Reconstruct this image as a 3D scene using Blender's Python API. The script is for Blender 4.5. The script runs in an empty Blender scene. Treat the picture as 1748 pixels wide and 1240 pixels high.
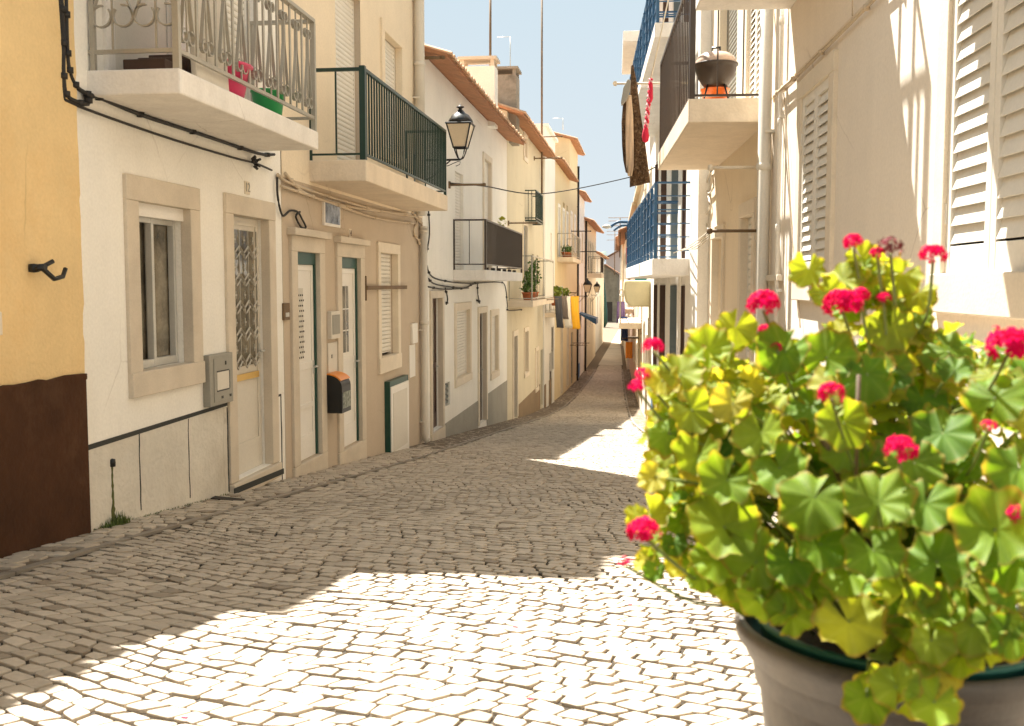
import bpy, bmesh, math, random
from mathutils import Vector, Matrix, Euler
R_ = random.Random(7)
D2R = math.radians
scene = bpy.context.scene
COL = scene.collection
# ------------------------------------------------------------------ camera
F_PX, CX, CY = 1748.0, 874.0, 620.0          # photo pixels; used to read positions off the facades
YAW = math.atan(226 / F_PX); PITCH = math.atan(136 / F_PX)
cam = bpy.data.cameras.new("camera"); cam_ob = bpy.data.objects.new("camera", cam); COL.objects.link(cam_ob)
cam_ob.location = (0, 0, 0); cam_ob.rotation_euler = (D2R(90) - PITCH, 0, YAW)
cam.lens = 36; cam.sensor_width = 36; cam.clip_start = 0.05; cam.clip_end = 20000
cam.dof.use_dof = True; cam.dof.focus_distance = 11.0; cam.dof.aperture_fstop = 6.3
scene.camera = cam_ob
# ------------------------------------------------------------------ sky and sun
SUN = Vector((-1.0, 1.5, 3.1)).normalized()   # towards the sun: ahead, left, high
world = bpy.data.worlds.new("World"); scene.world = world; world.use_nodes = True
wn = world.node_tree; bgn = wn.nodes["Background"]
sky = wn.nodes.new("ShaderNodeTexSky"); sky.sky_type = 'NISHITA'; sky.sun_disc = False
sky.sun_elevation = math.asin(SUN.z); sky.sun_rotation = math.atan2(SUN.x, SUN.y)
sky.air_density = 1.0; sky.dust_density = 0.5; sky.ozone_density = 1.0; sky.altitude = 20
cap = wn.nodes.new("ShaderNodeVectorMath"); cap.operation = 'MINIMUM'      # artificial cap added so the sky never gets brighter than this ramp
stc = wn.nodes.new("ShaderNodeTexCoord"); sxyz = wn.nodes.new("ShaderNodeSeparateXYZ"); wn.links.new(stc.outputs["Generated"], sxyz.inputs[0])
sramp = wn.nodes.new("ShaderNodeValToRGB"); wn.links.new(sxyz.outputs[2], sramp.inputs[0]); sramp.color_ramp.elements[0].color = (.66, .72, .775, 1); sramp.color_ramp.elements[0].position = .02
sramp.color_ramp.elements[1].color = (.50, .645, .76, 1); sramp.color_ramp.elements[1].position = .42
smul = wn.nodes.new("ShaderNodeVectorMath"); smul.operation = 'SCALE'; smul.inputs[3].default_value = 1.50; wn.links.new(sramp.outputs[0], smul.inputs[0]); wn.links.new(smul.outputs[0], cap.inputs[1])
wn.links.new(sky.outputs[0], cap.inputs[0]); wn.links.new(cap.outputs[0], bgn.inputs[0]); bgn.inputs[1].default_value = 0.15
sl = bpy.data.lights.new("sun", 'SUN'); sl.energy = 3.7; sl.angle = D2R(0.5); sl.color = (1.0, 0.96, 0.90)
so = bpy.data.objects.new("sun", sl); COL.objects.link(so); so.location = (-10, 15, 31)
so.rotation_euler = (-SUN).to_track_quat('-Z', 'Y').to_euler()
vs = scene.view_settings; vs.view_transform = 'Standard'; vs.look = 'None'; vs.gamma = 1.0; vs.exposure = 2.38
vs.use_white_balance = True; vs.white_balance_temperature = 6600; vs.white_balance_tint = 8
scene.cycles.max_bounces = 10; scene.cycles.diffuse_bounces = 6; scene.cycles.use_denoising = True

# ------------------------------------------------------------------ reading positions
def ray(px, py):
    a = (px - CX) / F_PX; b = -(py - CY) / F_PX
    f = math.cos(PITCH) + b * math.sin(PITCH); u = -math.sin(PITCH) + b * math.cos(PITCH)
    return (a * math.cos(YAW) - f * math.sin(YAW), a * math.sin(YAW) + f * math.cos(YAW), u)
def at(px, py, Y):
    x, y, z = ray(px, py); t = Y / y; return Vector((x * t, Y, z * t))
_gp = [(-12, .2), (0, -.98), (30, -3.905), (36, -4.36), (43, -4.70), (52, -4.93), (62, -5.05), (80, -5.12), (150, -5.15), (158, -5.4), (175, -9.0), (240, -14), (20000, -60)]
def gz(y):
    for (a, za), (b, zb) in zip(_gp, _gp[1:]):
        if y <= b: return za + (zb - za) * (max(y, a) - a) / (b - a)
    return _gp[-1][1]

# ------------------------------------------------------------------ materials
def _n(nt, t, **kw):
    n = nt.nodes.new(t)
    for k, v in kw.items(): setattr(n, k, v)
    return n
_mc = {}
def mat(name, col, rough=.7, metal=0, noise=.08, scale=3., bump=.15, bscale=60., spec=.5, fine=.04, streak=0., dirt=None, dirt_amt=0, coords='Object', crack=0):
    if name in _mc: return _mc[name]
    m = bpy.data.materials.new(name); m.use_nodes = True; nt = m.node_tree; L = nt.links
    b = nt.nodes["Principled BSDF"]; b.inputs["Roughness"].default_value = rough; b.inputs["Metallic"].default_value = metal
    b.inputs["Specular IOR Level"].default_value = spec
    tc = _n(nt, "ShaderNodeTexCoord")
    n1 = _n(nt, "ShaderNodeTexNoise"); n1.inputs["Scale"].default_value = scale; n1.inputs["Detail"].default_value = 8; n1.inputs["Roughness"].default_value = .65
    L.new(tc.outputs[coords], n1.inputs["Vector"])
    n2 = _n(nt, "ShaderNodeTexNoise"); n2.inputs["Scale"].default_value = bscale; n2.inputs["Detail"].default_value = 4
    L.new(tc.outputs[coords], n2.inputs["Vector"])
    def mulc(cin, fac_out, lo, hi):
        mr = _n(nt, "ShaderNodeMapRange"); mr.inputs[1].default_value = .3; mr.inputs[2].default_value = .7
        mr.inputs[3].default_value = lo; mr.inputs[4].default_value = hi; L.new(fac_out, mr.inputs[0])
        mx = _n(nt, "ShaderNodeMix", data_type='RGBA', blend_type='MULTIPLY'); mx.inputs[0].default_value = 1
        if isinstance(cin, tuple): mx.inputs[6].default_value = cin
        else: L.new(cin, mx.inputs[6])
        L.new(mr.outputs[0], mx.inputs[7]); return mx.outputs[2]
    c = mulc((*col, 1), n1.outputs[0], 1 - noise, 1 + noise)
    c = mulc(c, n2.outputs[0], 1 - fine, 1 + fine)
    if streak > 0:
        mp = _n(nt, "ShaderNodeMapping"); mp.inputs["Scale"].default_value = (5, 5, .35); L.new(tc.outputs[coords], mp.inputs[0])
        n3 = _n(nt, "ShaderNodeTexNoise"); n3.inputs["Scale"].default_value = 1.6; n3.inputs["Detail"].default_value = 6; L.new(mp.outputs[0], n3.inputs["Vector"])
        c = mulc(c, n3.outputs[0], 1 - streak, 1 + streak * .4)
    if dirt:
        n4 = _n(nt, "ShaderNodeTexNoise"); n4.inputs["Scale"].default_value = scale * .7; n4.inputs["Detail"].default_value = 10; n4.inputs["Roughness"].default_value = .7
        L.new(tc.outputs[coords], n4.inputs["Vector"])
        mr = _n(nt, "ShaderNodeMapRange"); mr.inputs[1].default_value = .52; mr.inputs[2].default_value = .72; mr.inputs[4].default_value = dirt_amt
        L.new(n4.outputs[0], mr.inputs[0])
        mx = _n(nt, "ShaderNodeMix", data_type='RGBA'); L.new(mr.outputs[0], mx.inputs[0]); L.new(c, mx.inputs[6]); mx.inputs[7].default_value = (*dirt, 1); c = mx.outputs[2]
    if crack > 0:      # hairline cracks here and there
        wv_ = _n(nt, "ShaderNodeMix", data_type='RGBA'); wv_.inputs[0].default_value = .12; L.new(tc.outputs[coords], wv_.inputs[6]); L.new(n1.outputs[1], wv_.inputs[7])
        vo = _n(nt, "ShaderNodeTexVoronoi", feature='DISTANCE_TO_EDGE'); vo.inputs["Scale"].default_value = .9; L.new(wv_.outputs[2], vo.inputs["Vector"])
        m1 = _n(nt, "ShaderNodeMapRange"); m1.inputs[1].default_value = .0; m1.inputs[2].default_value = .006; m1.inputs[3].default_value = 1; m1.inputs[4].default_value = 0; L.new(vo.outputs[0], m1.inputs[0])
        n5 = _n(nt, "ShaderNodeTexNoise"); n5.inputs["Scale"].default_value = .8; n5.inputs["Detail"].default_value = 3; L.new(tc.outputs[coords], n5.inputs["Vector"])
        m2 = _n(nt, "ShaderNodeMapRange"); m2.inputs[1].default_value = .5; m2.inputs[2].default_value = .62; L.new(n5.outputs[0], m2.inputs[0])
        mm_ = _n(nt, "ShaderNodeMath", operation='MULTIPLY'); L.new(m1.outputs[0], mm_.inputs[0]); L.new(m2.outputs[0], mm_.inputs[1])
        mk_ = _n(nt, "ShaderNodeMath", operation='MULTIPLY'); L.new(mm_.outputs[0], mk_.inputs[0]); mk_.inputs[1].default_value = crack
        mx = _n(nt, "ShaderNodeMix", data_type='RGBA'); L.new(mk_.outputs[0], mx.inputs[0]); L.new(c, mx.inputs[6]); mx.inputs[7].default_value = (col[0] * .45, col[1] * .4, col[2] * .36, 1); c = mx.outputs[2]
    L.new(c, b.inputs["Base Color"])
    if bump > 0:
        bp = _n(nt, "ShaderNodeBump"); bp.inputs["Strength"].default_value = bump; bp.inputs["Distance"].default_value = .01
        ad = _n(nt, "ShaderNodeMath", operation='ADD'); L.new(n1.outputs[0], ad.inputs[0]); L.new(n2.outputs[0], ad.inputs[1])
        L.new(ad.outputs[0], bp.inputs["Height"]); L.new(bp.outputs[0], b.inputs["Normal"])
    _mc[name] = m; return m
def plaster(name, col, **k):
    a = dict(rough=.9, noise=.05, scale=1.1, bump=.35, bscale=45., spec=.2, streak=.022, crack=.45); a.update(k); return mat(name, col, **a)
M = dict(
 white=plaster('white_plaster', (.86, .83, .76), dirt=(.5, .44, .34), dirt_amt=.12),
 white2=plaster('bright_white_plaster', (.80, .77, .71)),
 yellow=plaster('ochre_plaster', (.76, .56, .29), noise=.10, bump=.6, dirt=(.70, .38, .12), dirt_amt=.35),
 brown=plaster('brown_plinth_paint', (.062, .026, .011), noise=.28, scale=2.5, bump=.6, bscale=30, dirt=(.16, .09, .05), dirt_amt=.35),
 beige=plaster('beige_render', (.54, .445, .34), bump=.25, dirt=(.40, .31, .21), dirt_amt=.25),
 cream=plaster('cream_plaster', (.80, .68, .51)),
 pale=plaster('pale_yellow_plaster', (.64, .575, .43), dirt=(.5, .4, .25), dirt_amt=.25),
 gold=plaster('golden_yellow_plaster', (.68, .565, .36)),
 right=plaster('warm_cream_plaster', (.82, .735, .625), bump=.2),
 right2=plaster('sand_cream_plaster', (.80, .69, .53), bump=.2),
 grey=plaster('grey_dado_paint', (.36, .34, .29), noise=.1),
 mud=plaster('taupe_dado_paint', (.26, .19, .12), noise=.12),
 blued=plaster('blue_dado_paint', (.10, .20, .36)),
 stone=mat('limestone', (.62, .54, .43), rough=.75, noise=.1, scale=2.5, bump=.15, bscale=80, dirt=(.42, .32, .22), dirt_amt=.3),
 stone2=mat('pale_limestone', (.72, .63, .50), rough=.7, noise=.08, scale=2.5, bump=.12, bscale=80),
 slab=plaster('balcony_white_paint', (.82, .78, .72), noise=.07, scale=2.5, streak=.05, dirt=(.45, .36, .26), dirt_amt=.22),
 slabc=plaster('balcony_cream_paint', (.74, .63, .49), noise=.07, scale=2.5, streak=.05, dirt=(.42, .32, .2), dirt_amt=.3),
 alu=mat('aluminium_frame', (.55, .54, .50), rough=.4, metal=.3, bump=0),
 pvc=mat('white_pvc', (.80, .76, .69), rough=.35, bump=.02, noise=.03),
 pvcd=mat('cream_door_paint', (.66, .61, .52), rough=.45, bump=.05, noise=.04),
 shut=mat('cream_shutter_paint', (.76, .72, .64), rough=.5, bump=.04, noise=.04),
 glass=mat('dim_window_glass', (.19, .165, .12), rough=.08, spec=.8, noise=.7, scale=3., bump=0, fine=.1),
 dark=mat('dark_interior', (.03, .022, .015), rough=.8, bump=0),
 darkwood=mat('dark_brown_door', (.07, .035, .022), rough=.5, noise=.2),
 wood=mat('brown_painted_metal', (.045, .029, .019), rough=.45, noise=.1, bump=.03),
 green=mat('dark_green_paint', (.006, .032, .023), rough=.35, noise=.1, bump=.03),
 green2=mat('green_frame_paint', (.009, .06, .042), rough=.4, noise=.1, bump=.03),
 blue=mat('blue_railing_paint', (.022, .085, .175), rough=.4, noise=.12, bump=.03),
 silver=mat('grey_railing_paint', (.40, .37, .31), rough=.4, metal=.35, noise=.1, bump=.03),
 black=mat('black_metal', (.006, .006, .006), rough=.4, bump=.02),
 cable=mat('black_cable', (.014, .012, .01), rough=.6, bump=0),
 cablew=mat('painted_cable', (.55, .44, .31), rough=.7, bump=0),
 line=mat('black_line_paint', (.03, .032, .028), rough=.8, noise=.2),
 box=mat('grey_box_metal', (.30, .285, .24), rough=.5, metal=.1, noise=.06, bump=.02),
 tile=mat('terracotta_tile', (.40, .185, .09), rough=.85, noise=.25, scale=5, bump=.3, dirt=(.30, .20, .12), dirt_amt=.5),
 tilet=mat('weathered_roof_tile', (.55, .34, .2), rough=.9, noise=.3, scale=5, bump=.3, dirt=(.6, .5, .38), dirt_amt=.7),
 sooty=plaster('weathered_chimney_plaster', (.30, .26, .21), noise=.3, scale=3, dirt=(.10, .08, .05), dirt_amt=.8),
 orange=mat('orange_plastic', (.85, .28, .03), rough=.35, bump=0),
 orange2=mat('orange_enamel', (.80, .16, .02), rough=.35, bump=0),
 pink=mat('pink_plastic', (.65, .05, .14), rough=.4, bump=0),
 greenp=mat('green_plastic', (.03, .35, .10), rough=.4, bump=0),
 red=mat('red_cloth', (.62, .02, .06), rough=.9, bump=.2),
 yellowc=mat('yellow_cloth', (.90, .48, .03), rough=.9, bump=.2),
 darkc=mat('charcoal_cloth', (.05, .05, .055), rough=.9, bump=.2),
 bluec=mat('blue_cloth', (.04, .07, .22), rough=.9, bump=.2),
 whitec=mat('white_cloth', (.8, .77, .7), rough=.9, bump=.2),
 purp=mat('purple_cloth', (.12, .08, .2), rough=.9, bump=.2),
 terra=mat('terracotta_pot', (.42, .13, .05), rough=.8, bump=.1),
 rust=mat('rusty_iron', (.16, .10, .05), rough=.7, noise=.3, bump=.1),
 ivory=mat('ivory_awning_cloth', (.70, .62, .38), rough=.8, bump=.1),
 rope=mat('pale_rope', (.7, .62, .5), rough=.9, bump=0),
 brass=mat('brass', (.7, .45, .12), rough=.35, metal=.6, bump=0),
)
# ------------------------------------------------------------------ mesh builder
class MB:
    def __init__(s, T=None): s.v = []; s.f = []; s.sm = []; s.T = T; s.uv = None
    def q(s, pts, smooth=False):
        i = len(s.v); s.v += [tuple(p) for p in pts]; s.f.append(tuple(range(i, i + len(pts)))); s.sm.append(smooth); return s
    def box(s, x0, x1, y0, y1, z0, z1):
        i = len(s.v)
        s.v += [(x, y, z) for z in (z0, z1) for y in (y0, y1) for x in (x0, x1)]
        for f in ((0, 2, 3, 1), (4, 5, 7, 6), (0, 1, 5, 4), (2, 6, 7, 3), (0, 4, 6, 2), (1, 3, 7, 5)):
            s.f.append(tuple(i + k for k in f)); s.sm.append(False)
        return s
    def prism(s, poly, axis, a, b):
        """poly of 2-D points in the plane across 'axis', swept from a to b"""
        def P(p, t): return {'x': (t, p[0], p[1]), 'y': (p[0], t, p[1]), 'z': (p[0], p[1], t)}[axis]
        i = len(s.v); n = len(poly); s.v += [P(p, a) for p in poly] + [P(p, b) for p in poly]
        s.f += [tuple(i + k for k in range(n)), tuple(i + n + k for k in reversed(range(n)))]; s.sm += [False, False]
        for k in range(n):
            j = (k + 1) % n; s.f.append((i + k, i + j, i + n + j, i + n + k)); s.sm.append(False)
        return s
    def tube(s, pts, r, n=6, r1=None, closed=False):
        P = [Vector(p) for p in pts]; rings = []
        m = len(P)
        for k, p in enumerate(P):
            if closed: d = P[(k + 1) % m] - P[k - 1]
            else: d = (P[min(k + 1, m - 1)] - P[max(k - 1, 0)])
            d = d.normalized() if d.length > 1e-9 else Vector((0, 0, 1))
            up = Vector((0, 0, 1)) if abs(d.z) < .9 else Vector((1, 0, 0))
            a = d.cross(up).normalized(); b = d.cross(a)
            rr = r if r1 is None else r + (r1 - r) * k / max(m - 1, 1)
            i = len(s.v)
            s.v += [tuple(p + a * (rr * math.cos(2 * math.pi * t / n)) + b * (rr * math.sin(2 * math.pi * t / n))) for t in range(n)]
            rings.append(i)
        L = list(zip(rings, rings[1:])) + ([(rings[-1], rings[0])] if closed else [])
        for a, b in L:
            for t in range(n):
                u = (t + 1) % n; s.f.append((a + t, a + u, b + u, b + t)); s.sm.append(n > 4)
        if not closed:
            s.f.append(tuple(rings[0] + t for t in range(n))); s.sm.append(False)
            s.f.append(tuple(rings[-1] + t for t in range(n))); s.sm.append(False)
        return s
    def lathe(s, c, prof, n=16, smooth=True, rot=0, cap=True):
        i0 = len(s.v)
        for r, z in prof:
            for t in range(n):
                a = 2 * math.pi * t / n + rot; s.v.append((c[0] + r * math.cos(a), c[1] + r * math.sin(a), c[2] + z))
        for k in range(len(prof) - 1):
            for t in range(n):
                u = (t + 1) % n; s.f.append((i0 + k * n + t, i0 + k * n + u, i0 + (k + 1) * n + u, i0 + (k + 1) * n + t)); s.sm.append(smooth)
        if cap:
            s.f.append(tuple(i0 + t for t in range(n))); s.sm.append(False)
            e = i0 + (len(prof) - 1) * n; s.f.append(tuple(e + t for t in range(n))); s.sm.append(False)
        return s
    def build(s, name, m, parent=None, label=None, bevel=0, recalc=True, kind=None):
        me = bpy.data.meshes.new(name)
        T = s.T; vv = [T(*p) for p in s.v] if T else s.v
        me.from_pydata([tuple(p) for p in vv], [], s.f); me.polygons.foreach_set('use_smooth', s.sm)
        if recalc:
            bm = bmesh.new(); bm.from_mesh(me); bmesh.ops.recalc_face_normals(bm, faces=bm.faces); bm.to_mesh(me); bm.free()
        for mm in (m if isinstance(m, (list, tuple)) else [m]): me.materials.append(M[mm] if isinstance(mm, str) else mm)
        o = bpy.data.objects.new(name, me); COL.objects.link(o)
        if parent is not None: o.parent = parent
        if label: o['label'] = label
        if kind: o['kind'] = kind
        if bevel:
            b = o.modifiers.new('bevel', 'BEVEL'); b.width = bevel; b.segments = 2; b.limit_method = 'ANGLE'; b.angle_limit = D2R(50)
            b.harden_normals = False
        return o
def thing(name, label, cat, loc=(0, 0, 0), rotz=0, group=None):
    o = bpy.data.objects.new(name, None); COL.objects.link(o); o.empty_display_size = .2
    o.location = loc; o.rotation_euler = (0, 0, rotz); o['label'] = label; o['category'] = cat
    if group: o['group'] = group
    return o
def tag(o, label, cat, group=None, kind=None):
    o['label'] = label; o['category'] = cat
    if group: o['group'] = group
    if kind: o['kind'] = kind
    return o
def solo(mb, name, m, label, cat, origin, group=None, bevel=0):
    """a thing that is one mesh, its origin at its own place"""
    o = mb.build(name, m, bevel=bevel); ox = Vector(origin)
    for v in o.data.vertices: v.co -= ox
    o.location = ox; return tag(o, label, cat, group)

# ------------------------------------------------------------------ facades
# facade coordinates: u = world Y, y = metres into the wall (negative = towards the street), z = world z
def seg_right(Y): return (1.6, 0.0567837, 0.0) if Y < 25 else (0.1804, 0.029, 25.0)   # x at Yref, slope, Yref
class Frame:
    def __init__(s, side, Y0, Y1, off=0.0, D=3.4):
        s.side = side; s.Y0 = Y0; s.Y1 = Y1
        if side == 'L': s.x = -D + off; s.c = 1; s.loc = (s.x, Y0); s.rot = D2R(90)
        else:
            R0, k, Yr = seg_right((Y0 + Y1) / 2); s.R0 = R0 - off; s.k = k; s.Yr = Yr; s.c = math.sqrt(1 + k * k)
            s.loc = (s.R0 - k * (Y1 - Yr), Y1); s.rot = math.atan2(-1, k)
        s.base = min(gz(Y0), gz(Y1))
    def root(s, name, label, cat, group=None, kind=None):
        o = thing(name, label, cat, (s.loc[0], s.loc[1], s.base), s.rot, group); return o
    def T(s, u, y, z):
        if s.side == 'L': return (u - s.Y0, y, z - s.base)
        return ((s.Y1 - u) * s.c - y * s.k * 0, y, z - s.base)
    def W(s, u, y, z):
        """facade coordinates to world"""
        a, b, c = s.T(u, y, z); cr, sr = math.cos(s.rot), math.sin(s.rot)
        return Vector((s.loc[0] + a * cr - b * sr, s.loc[1] + a * sr + b * cr, c + s.base))
    def P(s, px, py, y=0):
        rx, ry, rz = ray(px, py)
        if s.side == 'L': t = (s.x - y) / rx; return (ry * t, rz * t)
        t = (s.R0 + y * s.c + s.k * s.Yr) / (rx + s.k * ry)
        X, Y, Z = rx * t, ry * t, rz * t
        # walk back to the distance along the wall
        a = ((X - s.loc[0]) * math.cos(s.rot) + (Y - s.loc[1]) * math.sin(s.rot))
        return (s.Y1 - a / s.c, Z)
    def mb(s): return MB(s.T)
    def box(s, px0, py0, px1, py1, y=0):
        """pixel box (left,top)-(right,bottom) -> u0,u1,z0,z1"""
        u0, za = s.P(px0, py0, y); u1, zb = s.P(px1, py1, y)
        if u0 > u1: u0, u1 = u1, u0
        return u0, u1, min(za, zb), max(za, zb)

class House(Frame):
    def __init__(s, name, label, side, Y0, Y1, ztop, m, off=0, D=3.4, cat='house', depth=6.0, group=None):
        super().__init__(side, Y0, Y1, off, D); s.ztop = ztop; s.m = m; s.cut = []; s.depth = depth; s.bands = []
        s.o = s.root(name, label, cat, group)
    def part(s, mb, name, m, parent=None, bevel=0, label=None): return mb.build(name, m, parent or s.o, label, bevel)
    def hole(s, b, depth=.18): s.cut.append((*b, depth)); return b
    def wall(s, gable=None):
        """front with holes and reveals, sides, back and top"""
        zb = s.base - .6; us = sorted({s.Y0, s.Y1} | {c for h in s.cut for c in h[:2]}); zs = sorted({zb, s.ztop} | {c for h in s.cut for c in h[2:4]})
        us = [u for u in us if s.Y0 <= u <= s.Y1]
        def fill(a, step):
            r = []
            for p, q in zip(a, a[1:]):
                k = max(1, int((q - p) / step)); r += [p + (q - p) * i / k for i in range(k)]
            return r + [a[-1]]
        m = s.mb()
        for u0, u1 in zip(us, us[1:]):
            for z0, z1 in zip(zs, zs[1:]):
                cu, cz = (u0 + u1) / 2, (z0 + z1) / 2
                if any(h[0] < cu < h[1] and h[2] < cz < h[3] for h in s.cut): continue
                m.q([(u0, 0, z0), (u1, 0, z0), (u1, 0, z1), (u0, 0, z1)])
        for u0, u1, z0, z1, d in s.cut:
            m.q([(u0, 0, z0), (u0, d, z0), (u0, d, z1), (u0, 0, z1)]); m.q([(u1, 0, z0), (u1, d, z0), (u1, d, z1), (u1, 0, z1)])
            m.q([(u0, 0, z1), (u1, 0, z1), (u1, d, z1), (u0, d, z1)]); m.q([(u0, 0, z0), (u1, 0, z0), (u1, d, z0), (u0, d, z0)])
        a, b, D, zt = s.Y0, s.Y1, s.depth, s.ztop
        if gable:
            zr = zt + gable; pts = [(0, zb), (0, zt), (D / 2, zr), (D, zt), (D, zb)]
            for u in (a, b): m.q([(u, y, z) for y, z in pts])
            m.q([(a, D, zb), (b, D, zb), (b, D, zt), (a, D, zt)])
        else:
            for u in (a, b): m.q([(u, 0, zb), (u, D, zb), (u, D, zt), (u, 0, zt)])
            m.q([(a, D, zb), (b, D, zb), (b, D, zt), (a, D, zt)]); m.q([(a, 0, zt), (b, 0, zt), (b, D, zt), (a, D, zt)])
        o = m.build('wall', s.m, s.o, recalc=False)
        bm = bmesh.new(); bm.from_mesh(o.data); bmesh.ops.remove_doubles(bm, verts=bm.verts, dist=1e-4); bmesh.ops.recalc_face_normals(bm, faces=bm.faces); bm.to_mesh(o.data); bm.free()
        return o
    def roof(s, gable=1.2, over=.38, m='tile', tiles=True, gu=.12):
        D = s.depth; zt = s.ztop; sl = gable / (D / 2); a, b = s.Y0 - gu, s.Y1 + gu; th = .06
        r = s.mb(); z0 = zt + .015
        r.prism([(-over, z0 - over * sl), (D / 2, z0 + gable), (D + over, z0 - over * sl), (D + over, z0 + th - over * sl), (D / 2, z0 + gable + th), (-over, z0 + th - over * sl)], 'x', a, b)
        o = r.build('roof', m, s.o)
        if tiles:
            t = s.mb(); n = int((b - a) / .2); w = (b - a) / n
            for i in range(n):
                cu = a + w * (i + .5); jit = R_.uniform(-.012, .012)
                prev = None
                for k in range(2):
                    yy = (-over - .06 + jit) if k == 0 else D / 2
                    zz = z0 + th + (-over * sl - .06 * sl if k == 0 else gable)
                    ring = [(cu + .085 * math.cos(q), yy, zz - .01 + .07 * math.sin(q)) for q in [math.pi * j / 5 for j in range(6)]]
                    if prev:
                        for j in range(5): t.q([prev[j], prev[j + 1], ring[j + 1], ring[j]], True)
                    else: t.q(ring)
                    prev = ring
            t.build('roof_tiles', 'tilet', o, recalc=False)
        return o
    def surround(s, b, w=.16, proud=.03, m='stone', sill=True, cap=False, wl=None, wb=None, step=None):
        u0, u1, z0, z1 = b; f = s.mb(); wl = wl or w; wb = w if wb is None else wb; dp = .06
        f.box(u0 - wl, u0 + .003, -proud, dp, z0, z1 - .003); f.box(u1 - .003, u1 + wl, -proud, dp, z0, z1 - .003)
        f.box(u0 - wl, u1 + wl, -proud - .003, dp + .001, z1 - .003, z1 + w)
        if sill: f.box(u0 - wl, u1 + wl, -proud - .012, dp + .001, z0 - wb, z0 + .003)
        if cap: f.box(u0 - wl - .05, u1 + wl + .05, -proud - .06, dp, z1 + w, z1 + w + .07)
        return s.part(f, 'window_surround' if sill else 'door_surround', m, bevel=.006)
    def casement(s, b, d=.07, fr='alu', gl='glass', leaves=2, w=.05, name='window', box=0):
        u0, u1, z0, z1 = b; u0 += .0035; u1 -= .0035; z0 += .0035; z1 -= .0035; zt = z1 - box; f = s.mb(); c = (u1 - u0) / leaves
        for i in range(leaves):
            a, e = u0 + c * i, u0 + c * (i + 1); dd = d + (.025 if i % 2 else 0)
            f.box(a, a + w, dd, dd + .05, z0, zt); f.box(e - w, e, dd, dd + .05, z0, zt)
            f.box(a + w, e - w, dd + .002, dd + .048, z0, z0 + w * 1.6); f.box(a + w, e - w, dd + .002, dd + .048, zt - w, zt)
        o = s.part(f, name, fr, bevel=.004)
        g = s.mb().box(u0 + .01, u1 - .01, d + .082, d + .09, z0 + .01, zt - .01); g.build('pane', gl, o)
        if box: s.mb().box(u0, u1, d - .04, d + .1, zt, z1).build('shutter_box', 'pvc', o)
        return o
    def roller(s, b, d=.07, m='shut', pitch=.055, gap=0):
        u0, u1, z0, z1 = b; f = s.mb(); z = z1; za = z0 + gap
        pts = []
        while z > za + .005:
            zz = max(z - pitch, za); f.prism([(d, zz + .004), (d - .008, (z + zz) / 2 - .01), (d - .006, z - .012), (d, z - .004), (d + .012, z - .002), (d + .012, zz)], 'x', u0 + .02, u1 - .02); z = zz
        f.box(u0 + .0035, u0 + .03, d - .012, d + .03, z0, z1); f.box(u1 - .03, u1 - .0035, d - .012, d + .03, z0, z1)
        o = s.part(f, 'roller_shutter', m)
        s.mb().box(u0 + .001, u1 - .001, d + .05, d + .06, z0, z1).build('backing', 'dark', o)
        return o
    def louvre(s, b, d=.02, leaves=2, pitch=.075, bot=.11, m='shut', fw=.05):
        u0, u1, z0, z1 = b; c = (u1 - u0) / leaves
        for i in range(leaves):
            a, e = u0 + c * i + .003, u0 + c * (i + 1) - .003; f = s.mb()
            f.box(a, a + fw, d, d + .035, z0, z1); f.box(e - fw, e, d, d + .035, z0, z1)
            f.box(a + fw, e - fw, d + .002, d + .033, z0, z0 + bot); f.box(a + fw, e - fw, d + .002, d + .033, z1 - .07, z1)
            z = z0 + bot + .01
            while z < z1 - .07 - pitch * .6:
                f.prism([(d + .001, z), (d + .006, z), (d + .034, z + pitch * 1.30), (d + .029, z + pitch * 1.30)], 'x', a + fw, e - fw); z += pitch
            for hz in (z0 + .22, z1 - .35): f.box(a - .004 if i == 0 else e - .012, a + .012 if i == 0 else e + .004, d - .008, d, hz, hz + .09)
            o = s.part(f, 'louvred_shutter', m, bevel=.003)
        s.mb().box(u0, u1, d + .06, d + .07, z0, z1).build('backing', 'dark', s.o)
    def door(s, b, d=.08, m='pvcd', glass=None, panels=1, frame=None, handle=True, fw=.06, glm='glass', hm='alu', hside=1):
        u0, u1, z0, z1 = b; u0 += .0035; u1 -= .0035; z0 += .001; z1 -= .0035; f = s.mb()
        if frame:
            g = s.mb(); g.box(u0, u0 + .036, d - .03, d + .06, z0, z1); g.box(u1 - .036, u1, d - .03, d + .06, z0, z1); g.box(u0 + .036, u1 - .036, d - .032, d + .06, z1 - .12, z1)
            s.part(g, 'door_frame', frame); u0 += .038; u1 -= .038; z1 -= .122
        f.box(u0, u1, d, d + .045, z0, z1)
        W = u1 - u0; H = z1 - z0
        f.box(u0, u0 + fw, d - .012, d, z0, z1); f.box(u1 - fw, u1, d - .012, d, z0, z1); f.box(u0 + fw, u1 - fw, d - .012, d, z1 - fw, z1)
        f.box(u0 + fw, u1 - fw, d - .012, d, z0, z0 + .12 * H); 
        if panels: f.box(u0 + fw, u1 - fw, d - .011, d, z0 + H * .46, z0 + H * .5)
        if panels > 1: f.box(u0 + fw, u1 - fw, d - .011, d, z0 + H * .26, z0 + H * .285)
        o = s.part(f, 'door', m, bevel=.004)
        if glass:
            ga, gb, gc, gd = glass
            s.mb().box(u0 + W * ga, u0 + W * gb, d - .007, d - .002, z0 + H * gc, z0 + H * gd).build('pane', glm, o)
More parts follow.
